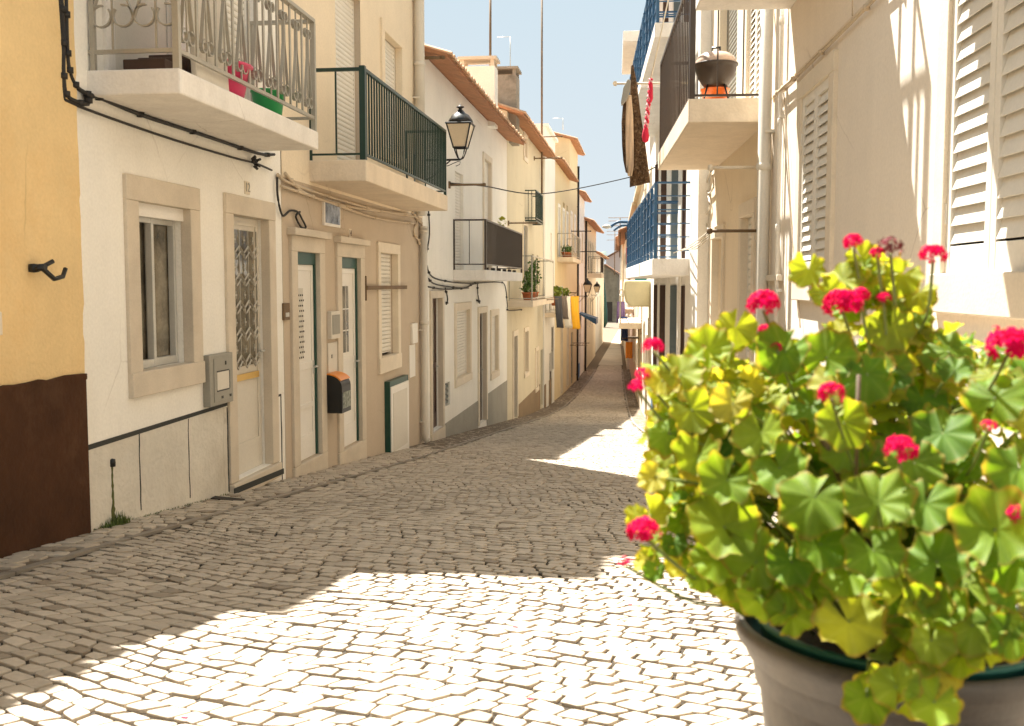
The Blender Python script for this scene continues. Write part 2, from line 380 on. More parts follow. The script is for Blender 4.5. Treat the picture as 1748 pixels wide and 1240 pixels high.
        if handle:
            hu = u1 - fw / 2 if hside > 0 else u0 + fw / 2
            h = s.mb(); h.tube([(hu, d - .012, z0 + H * .47), (hu, d - .06, z0 + H * .47), (hu - .1 * hside, d - .065, z0 + H * .47)], .01, 6); h.box(hu - .018, hu + .018, d - .018, d - .012, z0 + H * .43, z0 + H * .5)
            h.build('handle', hm, o)
        return o, (u0, u1, z0, z1)
    def balcony(s, u0, u1, z0, z1, dep, m='slabc', lip=0):
        f = s.mb(); f.box(u0, u1, -dep, .02, z0, z1)
        o = s.part(f, 'balcony_slab', m, bevel=.012)
        return o
    def bars(s, slab, u0, u1, zb, zt, dep, m, pitch=.11, bw=.012, top=.03, flat=None, posts=True, side_pitch=None, low=.06, inset=.04, far=True):
        """railing: front at -dep+inset and two sides; all one railing part"""
        f = s.mb(); yf = -dep + inset; a, b = u0 + inset, u1 - inset
        f.box(a, b, yf - top / 2, yf + top / 2, zt - top, zt); f.box(a, b, yf - .012, yf + .012, zb + low, zb + low + .022)
        n = max(2, int((b - a) / pitch)); 
        for i in range(1, n):
            u = a + (b - a) * i / n; w = flat or bw
            f.box(u - bw / 2, u + bw / 2, yf - w / 2, yf + w / 2, zb + low + .022, zt - top)
        for u in ((a, b) if far else (a,)):
            f.box(u - .018, u + .018, yf - .018, yf + .018, zb, zt - .001)
            f.box(u - top / 2, u + top / 2, yf + top / 2, .0, zt - top + .001, zt - .001); f.box(u - .011, u + .011, yf + .02, .0, zb + low, zb + low + .02)
            sp = side_pitch or pitch; k = max(2, int(-yf / sp))
            for i in range(1, k): y = yf * (1 - i / k); f.box(u - bw / 2, u + bw / 2, y - bw / 2, y + bw / 2, zb + low + .02, zt - top)
            f.box(u - .012, u + .012, -.03, .0, zb, zt - .002)
        return f.build('railing', m, slab)
# ================================================================== GROUND
def xl(Y): return -3.4 if Y < 58 else -3.4 - (Y - 58) * .022      # foot of the left row
def xr(Y):
    R0, k, Yr = seg_right(Y); return R0 - k * (Y - Yr)
def kerbL(Y): return -3.09 + max(0, min(1, (Y - 5.5) / 7)) * .27
def kerbR(Y): return xr(Y) - .38
g = MB(); ys = [-12, -6, 0] + [i * 2.0 for i in range(1, 16)] + [33, 36, 39.5, 43, 47, 52, 57, 62, 70, 80, 100, 120, 150, 158, 175, 240, 1200, 20000]
for a, b in zip(ys, ys[1:]):
    xs = [-9000, -300, -40, 0, 40, 300, 9000]
    for p, q in zip(xs, xs[1:]): g.q([(p, a, gz(a)), (q, a, gz(a)), (q, b, gz(b)), (p, b, gz(b))], True)
tag(g.build('ground', mat('joint_sand', (.034, .024, .014), rough=.95, noise=.25, scale=6, bump=.4, bscale=90)), 'sandy ground that carries the cobbled street', 'ground', kind='structure')
s = MB(); s.box(-9000, 9000, 230, 19000, -13.6, -13.2)
sea_m = mat('sea_water', (.05, .12, .16), rough=.15, noise=.1, scale=.02, bump=.2, bscale=.3)
tag(s.build('sea', sea_m), 'strip of blue sea beyond the far end of the street', 'sea', kind='structure')

def stone_mat(name, base, dark):
    m = bpy.data.materials.new(name); m.use_nodes = True; nt = m.node_tree; L = nt.links; b = nt.nodes["Principled BSDF"]
    b.inputs["Roughness"].default_value = .62; b.inputs["Specular IOR Level"].default_value = .4
    at_ = _n(nt, "ShaderNodeAttribute"); at_.attribute_name = 'tone'
    tc = _n(nt, "ShaderNodeTexCoord"); n1 = _n(nt, "ShaderNodeTexNoise"); n1.inputs["Scale"].default_value = 35; n1.inputs["Detail"].default_value = 8; L.new(tc.outputs["Object"], n1.inputs["Vector"])
    n0 = _n(nt, "ShaderNodeTexNoise"); n0.inputs["Scale"].default_value = .55; n0.inputs["Detail"].default_value = 5; L.new(tc.outputs["Object"], n0.inputs["Vector"])
    a1 = _n(nt, "ShaderNodeMath", operation='MULTIPLY_ADD'); L.new(n1.outputs[0], a1.inputs[0]); a1.inputs[1].default_value = .55; L.new(at_.outputs["Fac"], a1.inputs[2])
    a2 = _n(nt, "ShaderNodeMath", operation='MULTIPLY_ADD'); L.new(n0.outputs[0], a2.inputs[0]); a2.inputs[1].default_value = .7; L.new(a1.outputs[0], a2.inputs[2])
    mr = _n(nt, "ShaderNodeMapRange"); mr.inputs[1].default_value = .55; mr.inputs[2].default_value = 1.75; L.new(a2.outputs[0], mr.inputs[0])
    cr = _n(nt, "ShaderNodeValToRGB"); cr.color_ramp.elements[0].color = (*dark, 1); cr.color_ramp.elements[1].color = (*base, 1); L.new(mr.outputs[0], cr.inputs[0])
    L.new(cr.outputs[0], b.inputs["Base Color"])
    bp = _n(nt, "ShaderNodeBump"); bp.inputs["Strength"].default_value = .5; bp.inputs["Distance"].default_value = .012; L.new(n1.outputs[0], bp.inputs["Height"]); L.new(bp.outputs[0], b.inputs["Normal"])
    return m
COB = stone_mat('limestone_cobbles', (.62, .53, .42), (.30, .245, .18))
def hn(a, b, s=0):
    v = math.sin(a * 127.1 + b * 311.7 + s * 74.7) * 43758.5453; return v - math.floor(v)
def warp(x, y): return (x + .055 * math.sin(y * 1.9 + x * .8) + .03 * math.sin(y * 4.3 + 1), y + .07 * math.sin(x * 1.7 + .4 * y) + .03 * math.sin(x * 4.1 + y * 1.3))
def stones(name, lo, hi, Y0, Y1, px, py, ang, h, gap, jit, near, off=True, lab=None, th=.015):
    V, F, TN = [], [], []; ca, sa = math.cos(ang), math.sin(ang)
    ext = 4.5; 
    nj = int((Y1 - Y0) / py) + 40; ni = int(11 / px)
    def corner(i, j, k):
        # lattice corner (i fractional with brick offset) k = which row side
        u = (i) * px + (hn(round(i * 2), j, 1) - .5) * jit * px; v = j * py + (hn(round(i * 2), j, 2) - .5) * jit * py * .8
        return u, v
    for j in range(-60, nj):
        rowo = .5 * (j % 2) if off else 0
        v0 = (j + .5) * py; i0 = int(((-4.6 + .9 + v0 * sa) / ca) / px) - 2; i1 = int(((2.4 + .9 + v0 * sa) / ca) / px) + 2
        for i in range(i0, i1):
            a = i + rowo
            c = [corner(a, j, 0), corner(a + 1, j, 0), corner(a + 1, j + 1, 1), corner(a, j + 1, 1)]
            # individual size variation
            w0 = (hn(a, j, 5) - .5) * .18 * px; 
            # to world with rotation and warp
            W = []
            for (u, v) in c:
                X = u * ca - v * sa - .9; Yw = u * sa + v * ca + Y0
                X, Yw = warp(X, Yw); W.append((X, Yw))
            cx = sum(p[0] for p in W) / 4; cy = sum(p[1] for p in W) / 4
            if not (Y0 < cy < Y1) or cx < lo(cy) + .03 or cx > hi(cy) - .03: continue
            z = h * (1 if cy < 14 else .45) + (hn(a, j, 9) - .5) * (.006 if cy < 14 else .003); tone = hn(a, j, 3); tone = tone * .5 + .35 if hn(a, j, 4) > .05 else -.3
            tx, ty = (hn(a, j, 6) - .5) * .05, (hn(a, j, 7) - .5) * .05
            ins = []
            for k in range(4):
                p = W[k]; d = math.hypot(p[0] - cx, p[1] - cy); t = 1 - (gap * (1.05 if cy < 4 else 1.35 if cy < 10 else 1.1 if cy < 14 else .5) * (.7 + .9 * hn(a + k, j, 8))) / max(d, .01)
                ins.append((cx + (p[0] - cx) * t, cy + (p[1] - cy) * t))
            pts = []
            if cy < near:
                for k in range(4):
                    p, pr, nx = ins[k], ins[k - 1], ins[(k + 1) % 4]; r = .04 + .10 * hn(a, j + k, 11)
                    pts.append((p[0] + (pr[0] - p[0]) * r, p[1] + (pr[1] - p[1]) * r)); pts.append((p[0] + (nx[0] - p[0]) * r, p[1] + (nx[1] - p[1]) * r))
            else: pts = ins
            n = len(pts); b = len(V)
            def zt(p): return gz(p[1]) + z + (p[0] - cx) * tx + (p[1] - cy) * ty
            if cy < near:
                for p in pts: V.append((p[0], p[1], gz(p[1]) + h - th))
                for p in pts: V.append((cx + (p[0] - cx) * .985, cy + (p[1] - cy) * .985, zt(p) - .002))
                for p in pts: V.append((cx + (p[0] - cx) * .945, cy + (p[1] - cy) * .945, zt(p)))
                V.append((cx, cy, zt((cx, cy)) + .0015))
                for q in (0, n):
                    for k in range(n):
                        l = (k + 1) % n; F.append((b + q + k, b + q + l, b + q + n + l, b + q + n + k)); TN.append(tone)
                for k in range(n): F.append((b + 2 * n + k, b + 2 * n + (k + 1) % n, b + 3 * n)); TN.append(tone)
            else:
                for p in pts: V.append((p[0], p[1], gz(p[1]) + h - th))
                for p in pts: V.append((cx + (p[0] - cx) * .93, cy + (p[1] - cy) * .93, zt(p)))
                for k in range(n):
                    l = (k + 1) % n; F.append((b + k, b + l, b + n + l, b + n + k)); TN.append(tone)
                F.append(tuple(b + n + k for k in range(n))); TN.append(tone)
    me = bpy.data.meshes.new(name); me.from_pydata(V, [], F); me.polygons.foreach_set('use_smooth', [False] * len(F))
    atr = me.attributes.new('tone', 'FLOAT', 'FACE'); atr.data.foreach_set('value', TN); me.materials.append(COB)
    o = bpy.data.objects.new(name, me); COL.objects.link(o); tag(o, lab, 'paving', kind='structure'); return o
stones('cobbled_street', lambda Y: kerbL(Y) + .05, lambda Y: kerbR(Y) - .05, 1.2, 64, .104, .084, D2R(-24), .012, .0072, .38, 14, lab='pale limestone cobbles paving the sloping street')
def sheet(name, lo, hi, ysl, h, m, lab, side=None):
    b = MB()
    for a, c in zip(ysl, ysl[1:]):
        b.q([(lo(a), a, gz(a) + h), (hi(a), a, gz(a) + h), (hi(c), c, gz(c) + h), (lo(c), c, gz(c) + h)], True)
        if side is not None:
            e = hi if side > 0 else lo
            b.q([(e(a), a, gz(a) + h), (e(a), a, gz(a) - .05), (e(c), c, gz(c) - .05), (e(c), c, gz(c) + h)])
    return tag(b.build(name, m), lab, 'pavement', kind='structure')
yl = [1 + i * 1.5 for i in range(44)] + [70, 80, 100, 125, 150]
sheet('left_pavement', lambda Y: xl(Y) - .3, kerbL, yl, .012, mat('pavement_joint', (.16, .12, .08), rough=.95, noise=.2), 'narrow raised pavement under the left houses', 1)
sheet('right_pavement', kerbR, lambda Y: xr(Y) + .3, yl, .012, M_ := mat('pavement_joint', (.16, .12, .08)), 'narrow raised pavement under the right houses', -1)
sheet('far_street', lambda Y: kerbL(Y) + .01 if Y < 58 else xl(Y) + .6, kerbR, [63.5, 70, 80, 100, 125, 150], .006, mat('far_paving', (.50, .44, .35), noise=.2, scale=.6), 'far end of the cobbled street before the sea')
stones('left_pavement_stones', lambda Y: xl(Y), lambda Y: kerbL(Y) + .02, 1.2, 60, .105, .125, D2R(2), .024, .006, .3, 15, lab='cream paving stones of the left pavement', th=.016)
stones('right_pavement_stones', lambda Y: kerbR(Y) - .02, lambda Y: xr(Y), 1.2, 60, .11, .13, D2R(-3), .024, .006, .25, 8, lab='cream paving stones of the right pavement', th=.016)
k = MB(); Y = 1.5
while Y < 60:
    L_ = .9 + .3 * hn(Y, 3); a, b = Y + .006, Y + L_ - .006
    for fx, w in ((kerbL, .055), (kerbR, -.055)):
        i = len(k.v); P = []
        for yy in (a, b):
            for xx in (fx(yy), fx(yy) + w):
                for zz in (-.03, .019): k.v.append((xx, yy, gz(yy) + zz))
        for f in ((0, 1, 3, 2), (4, 6, 7, 5), (0, 4, 5, 1), (2, 3, 7, 6), (1, 5, 7, 3)): k.f.append(tuple(i + t for t in f)); k.sm.append(False)
    Y += L_
tag(k.build('kerb', mat('kerb_stone', (.27, .23, .18), noise=.2, scale=4)), 'grey kerb stones edging both pavements', 'kerb', kind='structure')

# ================================================================== LEFT ROW
# ---- yellow house with brown plinth
h0 = House('yellow_house', 'ochre yellow house with a dark brown plinth at the left edge', 'L', -6.0, 5.80, 2.75, 'yellow', off=.03)
b = h0.hole((3.8, 4.85, -.15, 1.15)); h0.surround(b, m='stone2', w=.12); h0.casement(b)
h0.wall(); h0.roof(gable=.9, over=.2)
zp = h0.P(100, 646)[1]
f = h0.mb(); f.box(-6.0, 5.802, -.022, .01, h0.base - .5, zp); h0.part(f, 'plinth', 'brown', bevel=.012)
# wavering edge where the ochre paint meets the white wall, and chipped plinth top
t = h0.mb(); pts = [(5.80, zp)]; zz = zp
rr0 = random.Random(3); edge = []
while zz < 2.7: edge.append((5.812 + rr0.uniform(0, .022), zz)); zz += rr0.uniform(.04, .14)
t.prism([(5.79, zp)] + edge + [(5.79, 2.7)], 'y', .0005, .026); h0.part(t, 'paint_edge', 'yellow')
t = h0.mb(); uu = -1.0; edge = []
while uu < 5.8: edge.append((uu, zp + rr0.uniform(.0, .014))); uu += rr0.uniform(.05, .2)
t.prism([(-1.0, zp - .03)] + edge + [(5.8, zp + .004), (5.8, zp - .03)], 'y', -.0245, -.002); h0.part(t, 'plinth_edge', 'brown')
# cast iron hook
u, z = h0.P(52, 458); t = MB()
W = lambda *a: h0.W(*a)
t.tube([W(u, .01, z), W(u, -.09, z + .005)], .02, 8); t.tube([W(u - .03, -.05, z - .005), W(u + .01, -.07, z + .01), W(u + .06, -.1, z + .04)], .013, 6)
t.tube([W(u, -.07, z), W(u + .08, -.09, z - .06), W(u + .15, -.1, z - .045), W(u + .18, -.1, z - .0)], .014, 6)
t.lathe(W(u, -.02, z - .025), [(.001, 0), (.028, .004), (.03, .025), (.028, .046), (.001, .05)], 10)
solo(t, 'shutter_hook', 'black', 'black iron shutter hook on the ochre yellow wall', 'hook', W(u, 0, z))

# ---- white house
h1 = House('white_house', 'white plastered house with an ornate grey balcony and black outlined base', 'L', 5.80, 9.36, 3.5, 'white')
wb = h1.hole((6.56, 7.36, -.60, .555), .2)
h1.surround(wb, w=.165, m='stone', proud=.025)
h1.casement(wb, d=.075, box=.09, w=.036)
db = h1.hole((8.17, 8.98, -1.66, .575), .26)
h1.surround(db, w=.16, m='stone', sill=False, proud=.025)
do, (a, e, c, d) = h1.door(db, d=.09, glass=(.12, .86, .42, .95), panels=0, fw=.07, handle=True)
# lattice grille over the door glass
t = h1.mb(); W_ = e - a; H_ = d - c; gx0, gx1, gz0, gz1 = a + W_ * .12, a + W_ * .86, c + H_ * .42, c + H_ * .95; n = 3; cw = (gx1 - gx0) / n; ch = (gz1 - gz0) / 5
for i in range(n + 1): t.box(gx0 + cw * i - .006, gx0 + cw * i + .006, .055, .065, gz0, gz1)
for j in range(5):
    zc = gz0 + ch * j
    for i in range(n):
        xa = gx0 + cw * i; xm = xa + cw / 2
        for p, q in (((xa, zc + ch * .42), (xm, zc + ch * .15)), ((xm, zc + ch * .15), (xa + cw, zc + ch * .42))):
            t.tube([(p[0], .056, p[1]), (q[0], .056, q[1])], .009, 4); t.tube([(p[0], .045, p[1] - .05), (q[0], .045, q[1] - .05)], .008, 4)
        t.tube([(xm, .056, zc + ch * .15), (xm, .056, zc - .0 if j else zc)], .008, 4)
        t.box(xm - .02, xm + .02, .05, .062, zc + ch * .60, zc + ch * .66); t.box(xm - .006, xm + .006, .052, .062, zc + ch * .5, zc + ch * .78)
t.build('grille', 'silver', do)
t = h1.mb(); t.box(a + .1, e - .08, .066, .078, c + H_ * .365, c + H_ * .39); t.build('letter_slot', 'brass', do)
t = h1.mb(); t.box(a + .01, a + .075, .03, .08, c + H_ * .33, c + H_ * .395); t.build('door_knob', 'brass', do)
t = h1.mb(); t.box(8.01, 9.14, -.05, .25, -1.80, -1.665); h1.part(t, 'doorstep', 'stone', bevel=.012)
# black outlines
t = h1.mb(); pr = -.006
u0, zt0 = 5.83, h1.P(152, 765)[1]; u1 = 8.0
t.prism([(u0, zt0 - .012), (u1, zt0 + .012), (u1, zt0 + .04), (u0, zt0 + .02)], 'y', pr, .0)
def vline(u, za, zb_, w=.012):
    k = 7; pts = []
    for i in range(k + 1): pts.append((u + R_.uniform(-.006, .006) - w / 2, za + (zb_ - za) * i / k))
    t.prism([p for p in pts] + [(p[0] + w * R_.uniform(.7, 1.3), p[1]) for p in reversed(pts)], 'y', pr, .0)
for px in (237, 322): uu = h1.P(px, 780)[0]; vline(uu, gz(uu) + .07, zt0)
vline(8.0, gz(8) + .04, zt0); vline(9.155, gz(9.15) + .12, -1.05, .014)
t.box(9.14, 9.26, pr, 0, -1.06, -1.04); vline(9.262, gz(9.26) + .02, -1.05, .012)
t.prism([(7.99, gz(8) + .02), (9.16, gz(9.16) + .09), (9.16, gz(9.16) + .14), (7.99, gz(8) + .07)], 'y', -.056, -.05)
h1.part(t, 'painted_lines', 'line')
# rough painted base panel
t = h1.mb(); t.box(5.801, 7.985, -.004, .002, h1.base - .3, zt0 + .005); h1.part(t, 'plinth', plaster('rough_white_base', (.66, .62, .54), noise=.12, bump=.8, bscale=25, dirt=(.4, .34, .25), dirt_amt=.5))
# upper shutters door behind the balcony
ub = h1.hole((6.3, 7.25, 1.31, 3.4), .12); h1.door(ub, d=.05, m='pvcd', panels=1); h1.surround(ub, w=.1, m='slab', sill=False)
ub = h1.hole((7.9, 8.7, 1.31, 3.4), .12); h1.roller(ub, d=.06); h1.surround(ub, w=.1, m='slab', sill=False)
h1.wall()
h1.part(h1.mb().box(5.9, 6.9, -.12, 6.1, 3.501, 3.58), 'roof', 'tile'); h1.part(h1.mb().box(6.9, 8.35, .005, 5.9, 3.49, 4.7), 'shadow_block', 'white'); h1.part(h1.mb().box(8.35, 9.355, .004, 5.9, 3.49, 5.7), 'shadow_block', 'white')  # unseen blocks added above the wall to step the near shadow edge
# number tile
def text(txt, size, name, m, label=None, parent=None, loc=None, rot=None, ext=.002):
    cu = bpy.data.curves.new(name, 'FONT'); cu.body = txt; cu.size = size; cu.extrude = ext; cu.align_x = 'CENTER'; cu.align_y = 'CENTER'
    o = bpy.data.objects.new(name, cu); COL.objects.link(o); dg = bpy.context.evaluated_depsgraph_get(); me = bpy.data.meshes.new_from_object(o.evaluated_get(dg))
    bpy.data.objects.remove(o); o = bpy.data.objects.new(name, me); me.materials.clear(); me.materials.append(M[m]); COL.objects.link(o)
    o.parent = parent; o.location = loc; o.rotation_euler = rot; return o
def number(h, px, py, txt, m='grey', size=.12):
    u, z = h.P(px, py); b = h.mb(); b.box(u - .055, u + .055, -.008, .0, z - .055, z + .055)
    o = h.part(b, 'number_tile', 'stone2', bevel=.003); x, y, zz = h.T(u, -.0105, z)
    text(txt, size, 'number', m, parent=o, loc=(x, y, zz), rot=(D2R(90), 0, 0))
number(h1, 421, 321, '12', 'grey', .11)
# balcony 1 with scroll railing
BZ0, BZ1, BA, BB, BD = 1.145, 1.30, 6.0, 8.66, .60
sl1 = h1.balcony(BA, BB, BZ0, BZ1, BD, 'slab')
r = h1.mb(); yf = -BD + .03; a, b = BA + .03, BB - .03; zt = 2.24
r.box(a, b, yf - .025, yf + .025, zt - .03, zt); r.box(a, b, yf - .012, yf + .012, BZ1 + .10, BZ1 + .125)
r.box(a - .022, a + .022, yf + .026, 0, zt - .03, zt - .001); r.box(a - .012, a + .012, yf + .013, 0, BZ1 + .10, BZ1 + .124)
r.box(b - .022, b + .022, yf + .026, 0, zt - .03, zt - .001); r.box(b - .012, b + .012, yf + .013, 0, BZ1 + .10, BZ1 + .124)
for u in (a, b): r.box(u - .02, u + .02, yf - .02, yf + .02, BZ1, zt - .031); r.box(u - .015, u + .015, -.045, -.015, BZ1, zt - .031)
def flat_bar(pts, w=.024, th=.009, ax='u', c=0.0):
    for p, q in zip(pts, pts[1:]):
        d = (Vector(q) - Vector(p)); n_ = Vector((-d.y, d.x)).normalized() * th / 2
        quad = [(p[0] + n_.x, p[1] + n_.y), (q[0] + n_.x, q[1] + n_.y), (q[0] - n_.x, q[1] - n_.y), (p[0] - n_.x, p[1] - n_.y)]
        if ax == 'u': r.prism(quad, 'y', c - w / 2, c + w / 2)
        else: r.prism(quad, 'x', c - w / 2, c + w / 2)
def scroll(u, za, zb_, ax, c, sc=1.0):
    """two mirrored bars that end in rings at both ends"""
    H = zb_ - za; R = .042 * sc
    for sg in (-1, 1):
        pts = []
        for t in range(15):
            th = D2R(-70 + 330 * t / 14); pts.append((u + sg * (R + .004 + R * math.cos(D2R(180) - th) * -1 * -1), za + R + R * math.sin(th) * 1))
        pts = [(u + sg * (R + .006 - R * math.cos(D2R(40) - D2R(320) * t / 14)), za + R + R * math.sin(D2R(40) - D2R(320) * t / 14)) for t in range(15)]
        up = [(u + sg * (R * .8 + .006 - R * .8 * math.cos(D2R(-40) + D2R(320) * t / 14)), zb_ - R + R * .8 * math.sin(D2R(-40) + D2R(320) * t / 14)) for t in range(15)]
        flat_bar(pts, ax=ax, c=c); flat_bar(up, ax=ax, c=c)
        flat_bar([(u + sg * (2 * R + .004), za + R), (u + sg * .010, za + H * .62), (u + sg * .006, zb_ - R * 1.4)], ax=ax, c=c)
zA, zB = BZ1 + .16, zt - .08; np_ = 9; st = (b - a) / np_
for i in range(np_ + 1):
    u = a + st * i
    if 0 < i < np_: r.box(u - .014, u + .014, yf - .006, yf + .006, BZ1 + .126, zt - .031)
    if i < np_:
        uc = u + st / 2; scroll(uc, zA + .02, zB - .03, 'u', yf, 1.0); 
        r.box(uc - .006, uc + .006, yf - .005, yf + .005, BZ1 + .126, zt - .031)
for y in (-.44, -.16):
    scroll(y, zA + .1, zB + .05, 'y', a, 1.55); r.box(a - .005, a + .005, y - .006, y + .006, BZ1 + .126, zt - .031)
r.build('railing', 'silver', sl1)
# things on the balcony
def tub(name, m, u, y, z, r, hh, lab, cat, h=h1, n=20, group=None):
    t = MB(); c = h.W(u, y, z); t.lathe(c, [(.001, 0), (r * .78, 0), (r, hh), (r * 1.06, hh), (r * 1.06, hh - .015), (r * .98, hh - .02), (r * .75, .01), (.001, .01)], n, cap=False)
    return solo(t, name, m, lab, cat, c, group)
tub('basin', 'pink', 7.12, -.32, BZ1, .27, .25, 'pink plastic basin on the white balcony floor', 'basin')
tub('basin', 'greenp', 7.95, -.42, BZ1, .13, .22, 'green plastic tub on the white balcony floor', 'basin')
t = MB()
for i, (du, w) in enumerate(((.25, .14), (.42, .1), (.62, .2))):
    c = h1.W(BA + du, -.3, BZ1); t.box(c.x - .16, c.x + .12, c.y - w / 2, c.y + w / 2, c.z, c.z + .10 + .05 * i)
solo(t, 'storage_box', 'darkwood', 'low dark boxes stored on the white balcony floor', 'box', h1.W(BA + .4, -.3, BZ1), bevel=.006)
t = MB(); c = h1.W(6.3, -.5, BZ1); c2 = h1.W(7.0, -.12, BZ1)
t.prism([(c.x + .03, c.z), (c.x - .02, c.z + .95), (c.x - .05, c.z + .95), (c.x - .01, c.z)], 'y', c.y + .1, c.y + .62)
solo(t, 'folded_table', 'pvcd', 'cream folded table leaning inside the grey balcony railing', 'table', (c.x, c.y + .3, c.z), bevel=.006)

# ---- beige house with the green balcony
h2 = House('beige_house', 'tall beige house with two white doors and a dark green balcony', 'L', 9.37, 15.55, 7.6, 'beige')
d1 = h2.hole((9.72, 10.42, -1.80, .315), .3); h2.surround(d1, w=.15, m='stone', sill=False, cap=True, wl=.17)
h2.door(d1, d=.05, m='pvc', panels=2, frame='green2', glass=(.22, .50, .52, .88), glm=mat('pierced_panel', (.62, .58, .5), rough=.5, bump=0))
d2 = h2.hole((11.20, 11.98, -1.90, .30), .3); h2.surround(d2, w=.15, m='stone', sill=False, cap=True, wl=.17)
dd, (a, e, c, d) = h2.door(d2, d=.05, m='pvc', panels=1, frame='green2', glass=(.28, .62, .53, .9))
t = h2.mb(); [t.box(a + (e - a) * .28, a + (e - a) * .62, .038, .0435, c + (d - c) * (.53 + .12 * i), c + (d - c) * (.53 + .12 * i) + .012) for i in (1, 2)]; t.box(a + (e - a) * .44, a + (e - a) * .455, .038, .043, c + (d - c) * .53, c + (d - c) * .9); t.build('glazing_bar', 'pvc', dd)
# pierced oval holes of the first door
t = h2.mb(); W0, H0 = .596, 1.98
for j in range(13):
    for i in range(3):
        uu = 9.772 + W0 * (.27 + .09 * i + (.045 if j % 2 else 0)); zz = -1.8 + H0 * (.53 + .0265 * j)
        t.tube([(uu, .046, zz - .008), (uu, .046, zz + .01)], .011, 8)
h2.part(t, 'pierced_holes', 'dark')
# steps
t = h2.mb(); t.box(9.55, 10.6, -.03, .28, h2.base - .1 + 0, -1.803); h2.part(t, 'doorstep', 'stone', bevel=.01)
t = h2.mb(); t.box(11.03, 12.15, -.03, .28, h2.base - .1, -1.903); h2.part(t, 'doorstep', 'stone', bevel=.01)
w2 = h2.hole((12.93, 13.85, -.97, .40), .22); h2.surround(w2, w=.13, m='stone2', wb=.2); h2.roller(w2, d=.09, gap=.04)
# upper openings
ub = h2.box(571, 5, 606, 268, .0); ub = (ub[0], ub[0] + 1.0, 1.27, 3.35); h2.hole(ub, .2); h2.roller(ub, d=.08); 
ub = h2.P(652, 30); ub = (ub[0], ub[0] + .95, 1.75, 3.25); h2.hole(ub, .2); h2.roller(ub, d=.08); h2.surround(ub, w=.14, m='cream', proud=.04)
# upper storey slightly different paint
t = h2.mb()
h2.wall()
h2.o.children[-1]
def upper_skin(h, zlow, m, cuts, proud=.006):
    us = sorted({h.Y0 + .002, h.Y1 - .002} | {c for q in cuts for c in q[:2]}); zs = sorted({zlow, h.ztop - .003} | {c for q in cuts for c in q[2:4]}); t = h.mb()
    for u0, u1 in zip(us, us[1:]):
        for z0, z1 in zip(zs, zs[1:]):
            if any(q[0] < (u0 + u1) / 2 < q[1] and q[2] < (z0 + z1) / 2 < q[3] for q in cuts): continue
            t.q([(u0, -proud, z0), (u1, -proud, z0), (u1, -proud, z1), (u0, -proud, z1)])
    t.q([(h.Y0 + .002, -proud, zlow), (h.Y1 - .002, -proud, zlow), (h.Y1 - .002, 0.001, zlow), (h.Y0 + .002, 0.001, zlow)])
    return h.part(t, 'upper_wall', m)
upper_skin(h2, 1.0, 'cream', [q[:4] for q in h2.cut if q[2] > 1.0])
# tall unseen block added on the far half to shade the street
t = h2.mb(); t.box(11.7, 15.548, .01, 5.9, 7.59, 10.9); h2.part(t, 'shadow_block', 'cream')
h2.part(h2.mb().box(9.1, 15.6, -.2, 6.1, 7.6, 7.68) if False else h2.mb().box(9.37, 11.69, -.25, 6.1, 7.601, 7.70), 'roof', 'tile')
h2.part(h2.mb().box(11.68, 15.6, -.15, 6.1, 10.901, 11.0), 'roof', 'tile')  # unseen lid of the added shadow block
number(h2, 597, 399, '14', 'wood', .10)
sl2 = h2.balcony(10.18, 14.50, 1.03, 1.245, .60, 'slabc')
r = h2.bars(sl2, 10.18, 14.50, 1.245, 2.165, .60, 'green', pitch=.105, bw=.016, flat=.018, top=.035, side_pitch=.2, low=.05, inset=.03)
t = h2.mb(); t.box(10.19, 10.25, -.592, -.532, 1.247, 2.18); t.build('corner_post', 'green', r)
# painted cable run and junction of the drainpipe
def cab(h, pts, r=.012, n=6, sag=0):
    out = []
    for i, p in enumerate(pts):
        u, z = h.P(p[0], p[1], p[2] if len(p) > 2 else -.03); out.append(h.W(u, p[2] if len(p) > 2 else -.03, z))
    return out
def smooth_pts(P, k=5):
    out = []
    for i in range(len(P) - 1):
        p0, p1, p2, p3 = P[max(i - 1, 0)], P[i], P[i + 1], P[min(i + 2, len(P) - 1)]
        for j in range(k):
            t = j / k; out.append(.5 * ((2 * p1) + (p2 - p0) * t + (2 * p0 - 5 * p1 + 4 * p2 - p3) * t * t + (3 * p1 - p0 - 3 * p2 + p3) * t ** 3))
    return out + [P[-1]]
def cable(h, runs, m, label, r=.012, clips=0, name='cable', cat='cable', group=None):
    t = MB(); org = None
    for pts in runs:
        P = smooth_pts(cab(h, pts)); org = org or P[0]; t.tube(P, r, 6)
        if clips:
            for q in P[2::clips]: t.lathe(q - Vector((0, 0, .02)), [(.001, 0), (r * 2, .004), (r * 2, .036), (r * .5, .04)], 6)
    return solo(t, name, m, label, cat, org, group)
def pipe(h, u, z0, z1, m='pvc', r=.05, rings=(), y=None, parent=None, name='drainpipe', foot=True):
    y = -r - .02 if y is None else y; t = h.mb(); pts = [(u, y, z1), (u, y, z0 + .12), (u, y, z0 + .04), (u, y - .05, z0)] if foot else [(u, y, z1), (u, y, z0)]
    t.tube(pts, r, 12)
    for z in list(rings) + [z1 - .02]: t.lathe((u, y, z - .03), [(r * 1.02, 0), (r * 1.2, .005), (r * 1.2, .055), (r * 1.02, .06)], 12)
    zz = z0 + .3
    while zz < z1 - .2: t.box(u - r - .015, u + r + .015, y - .01, .0, zz, zz + .025); zz += 1.4
    return h.part(t, name, m)
pipe(h2, 15.30, gz(15.3) + .05, .85, 'pvcd', .055, (.8, -.6)); pipe(h2, 15.0, 1.0, 7.5, 'pvcd', .075, (3.2, 5), foot=False)
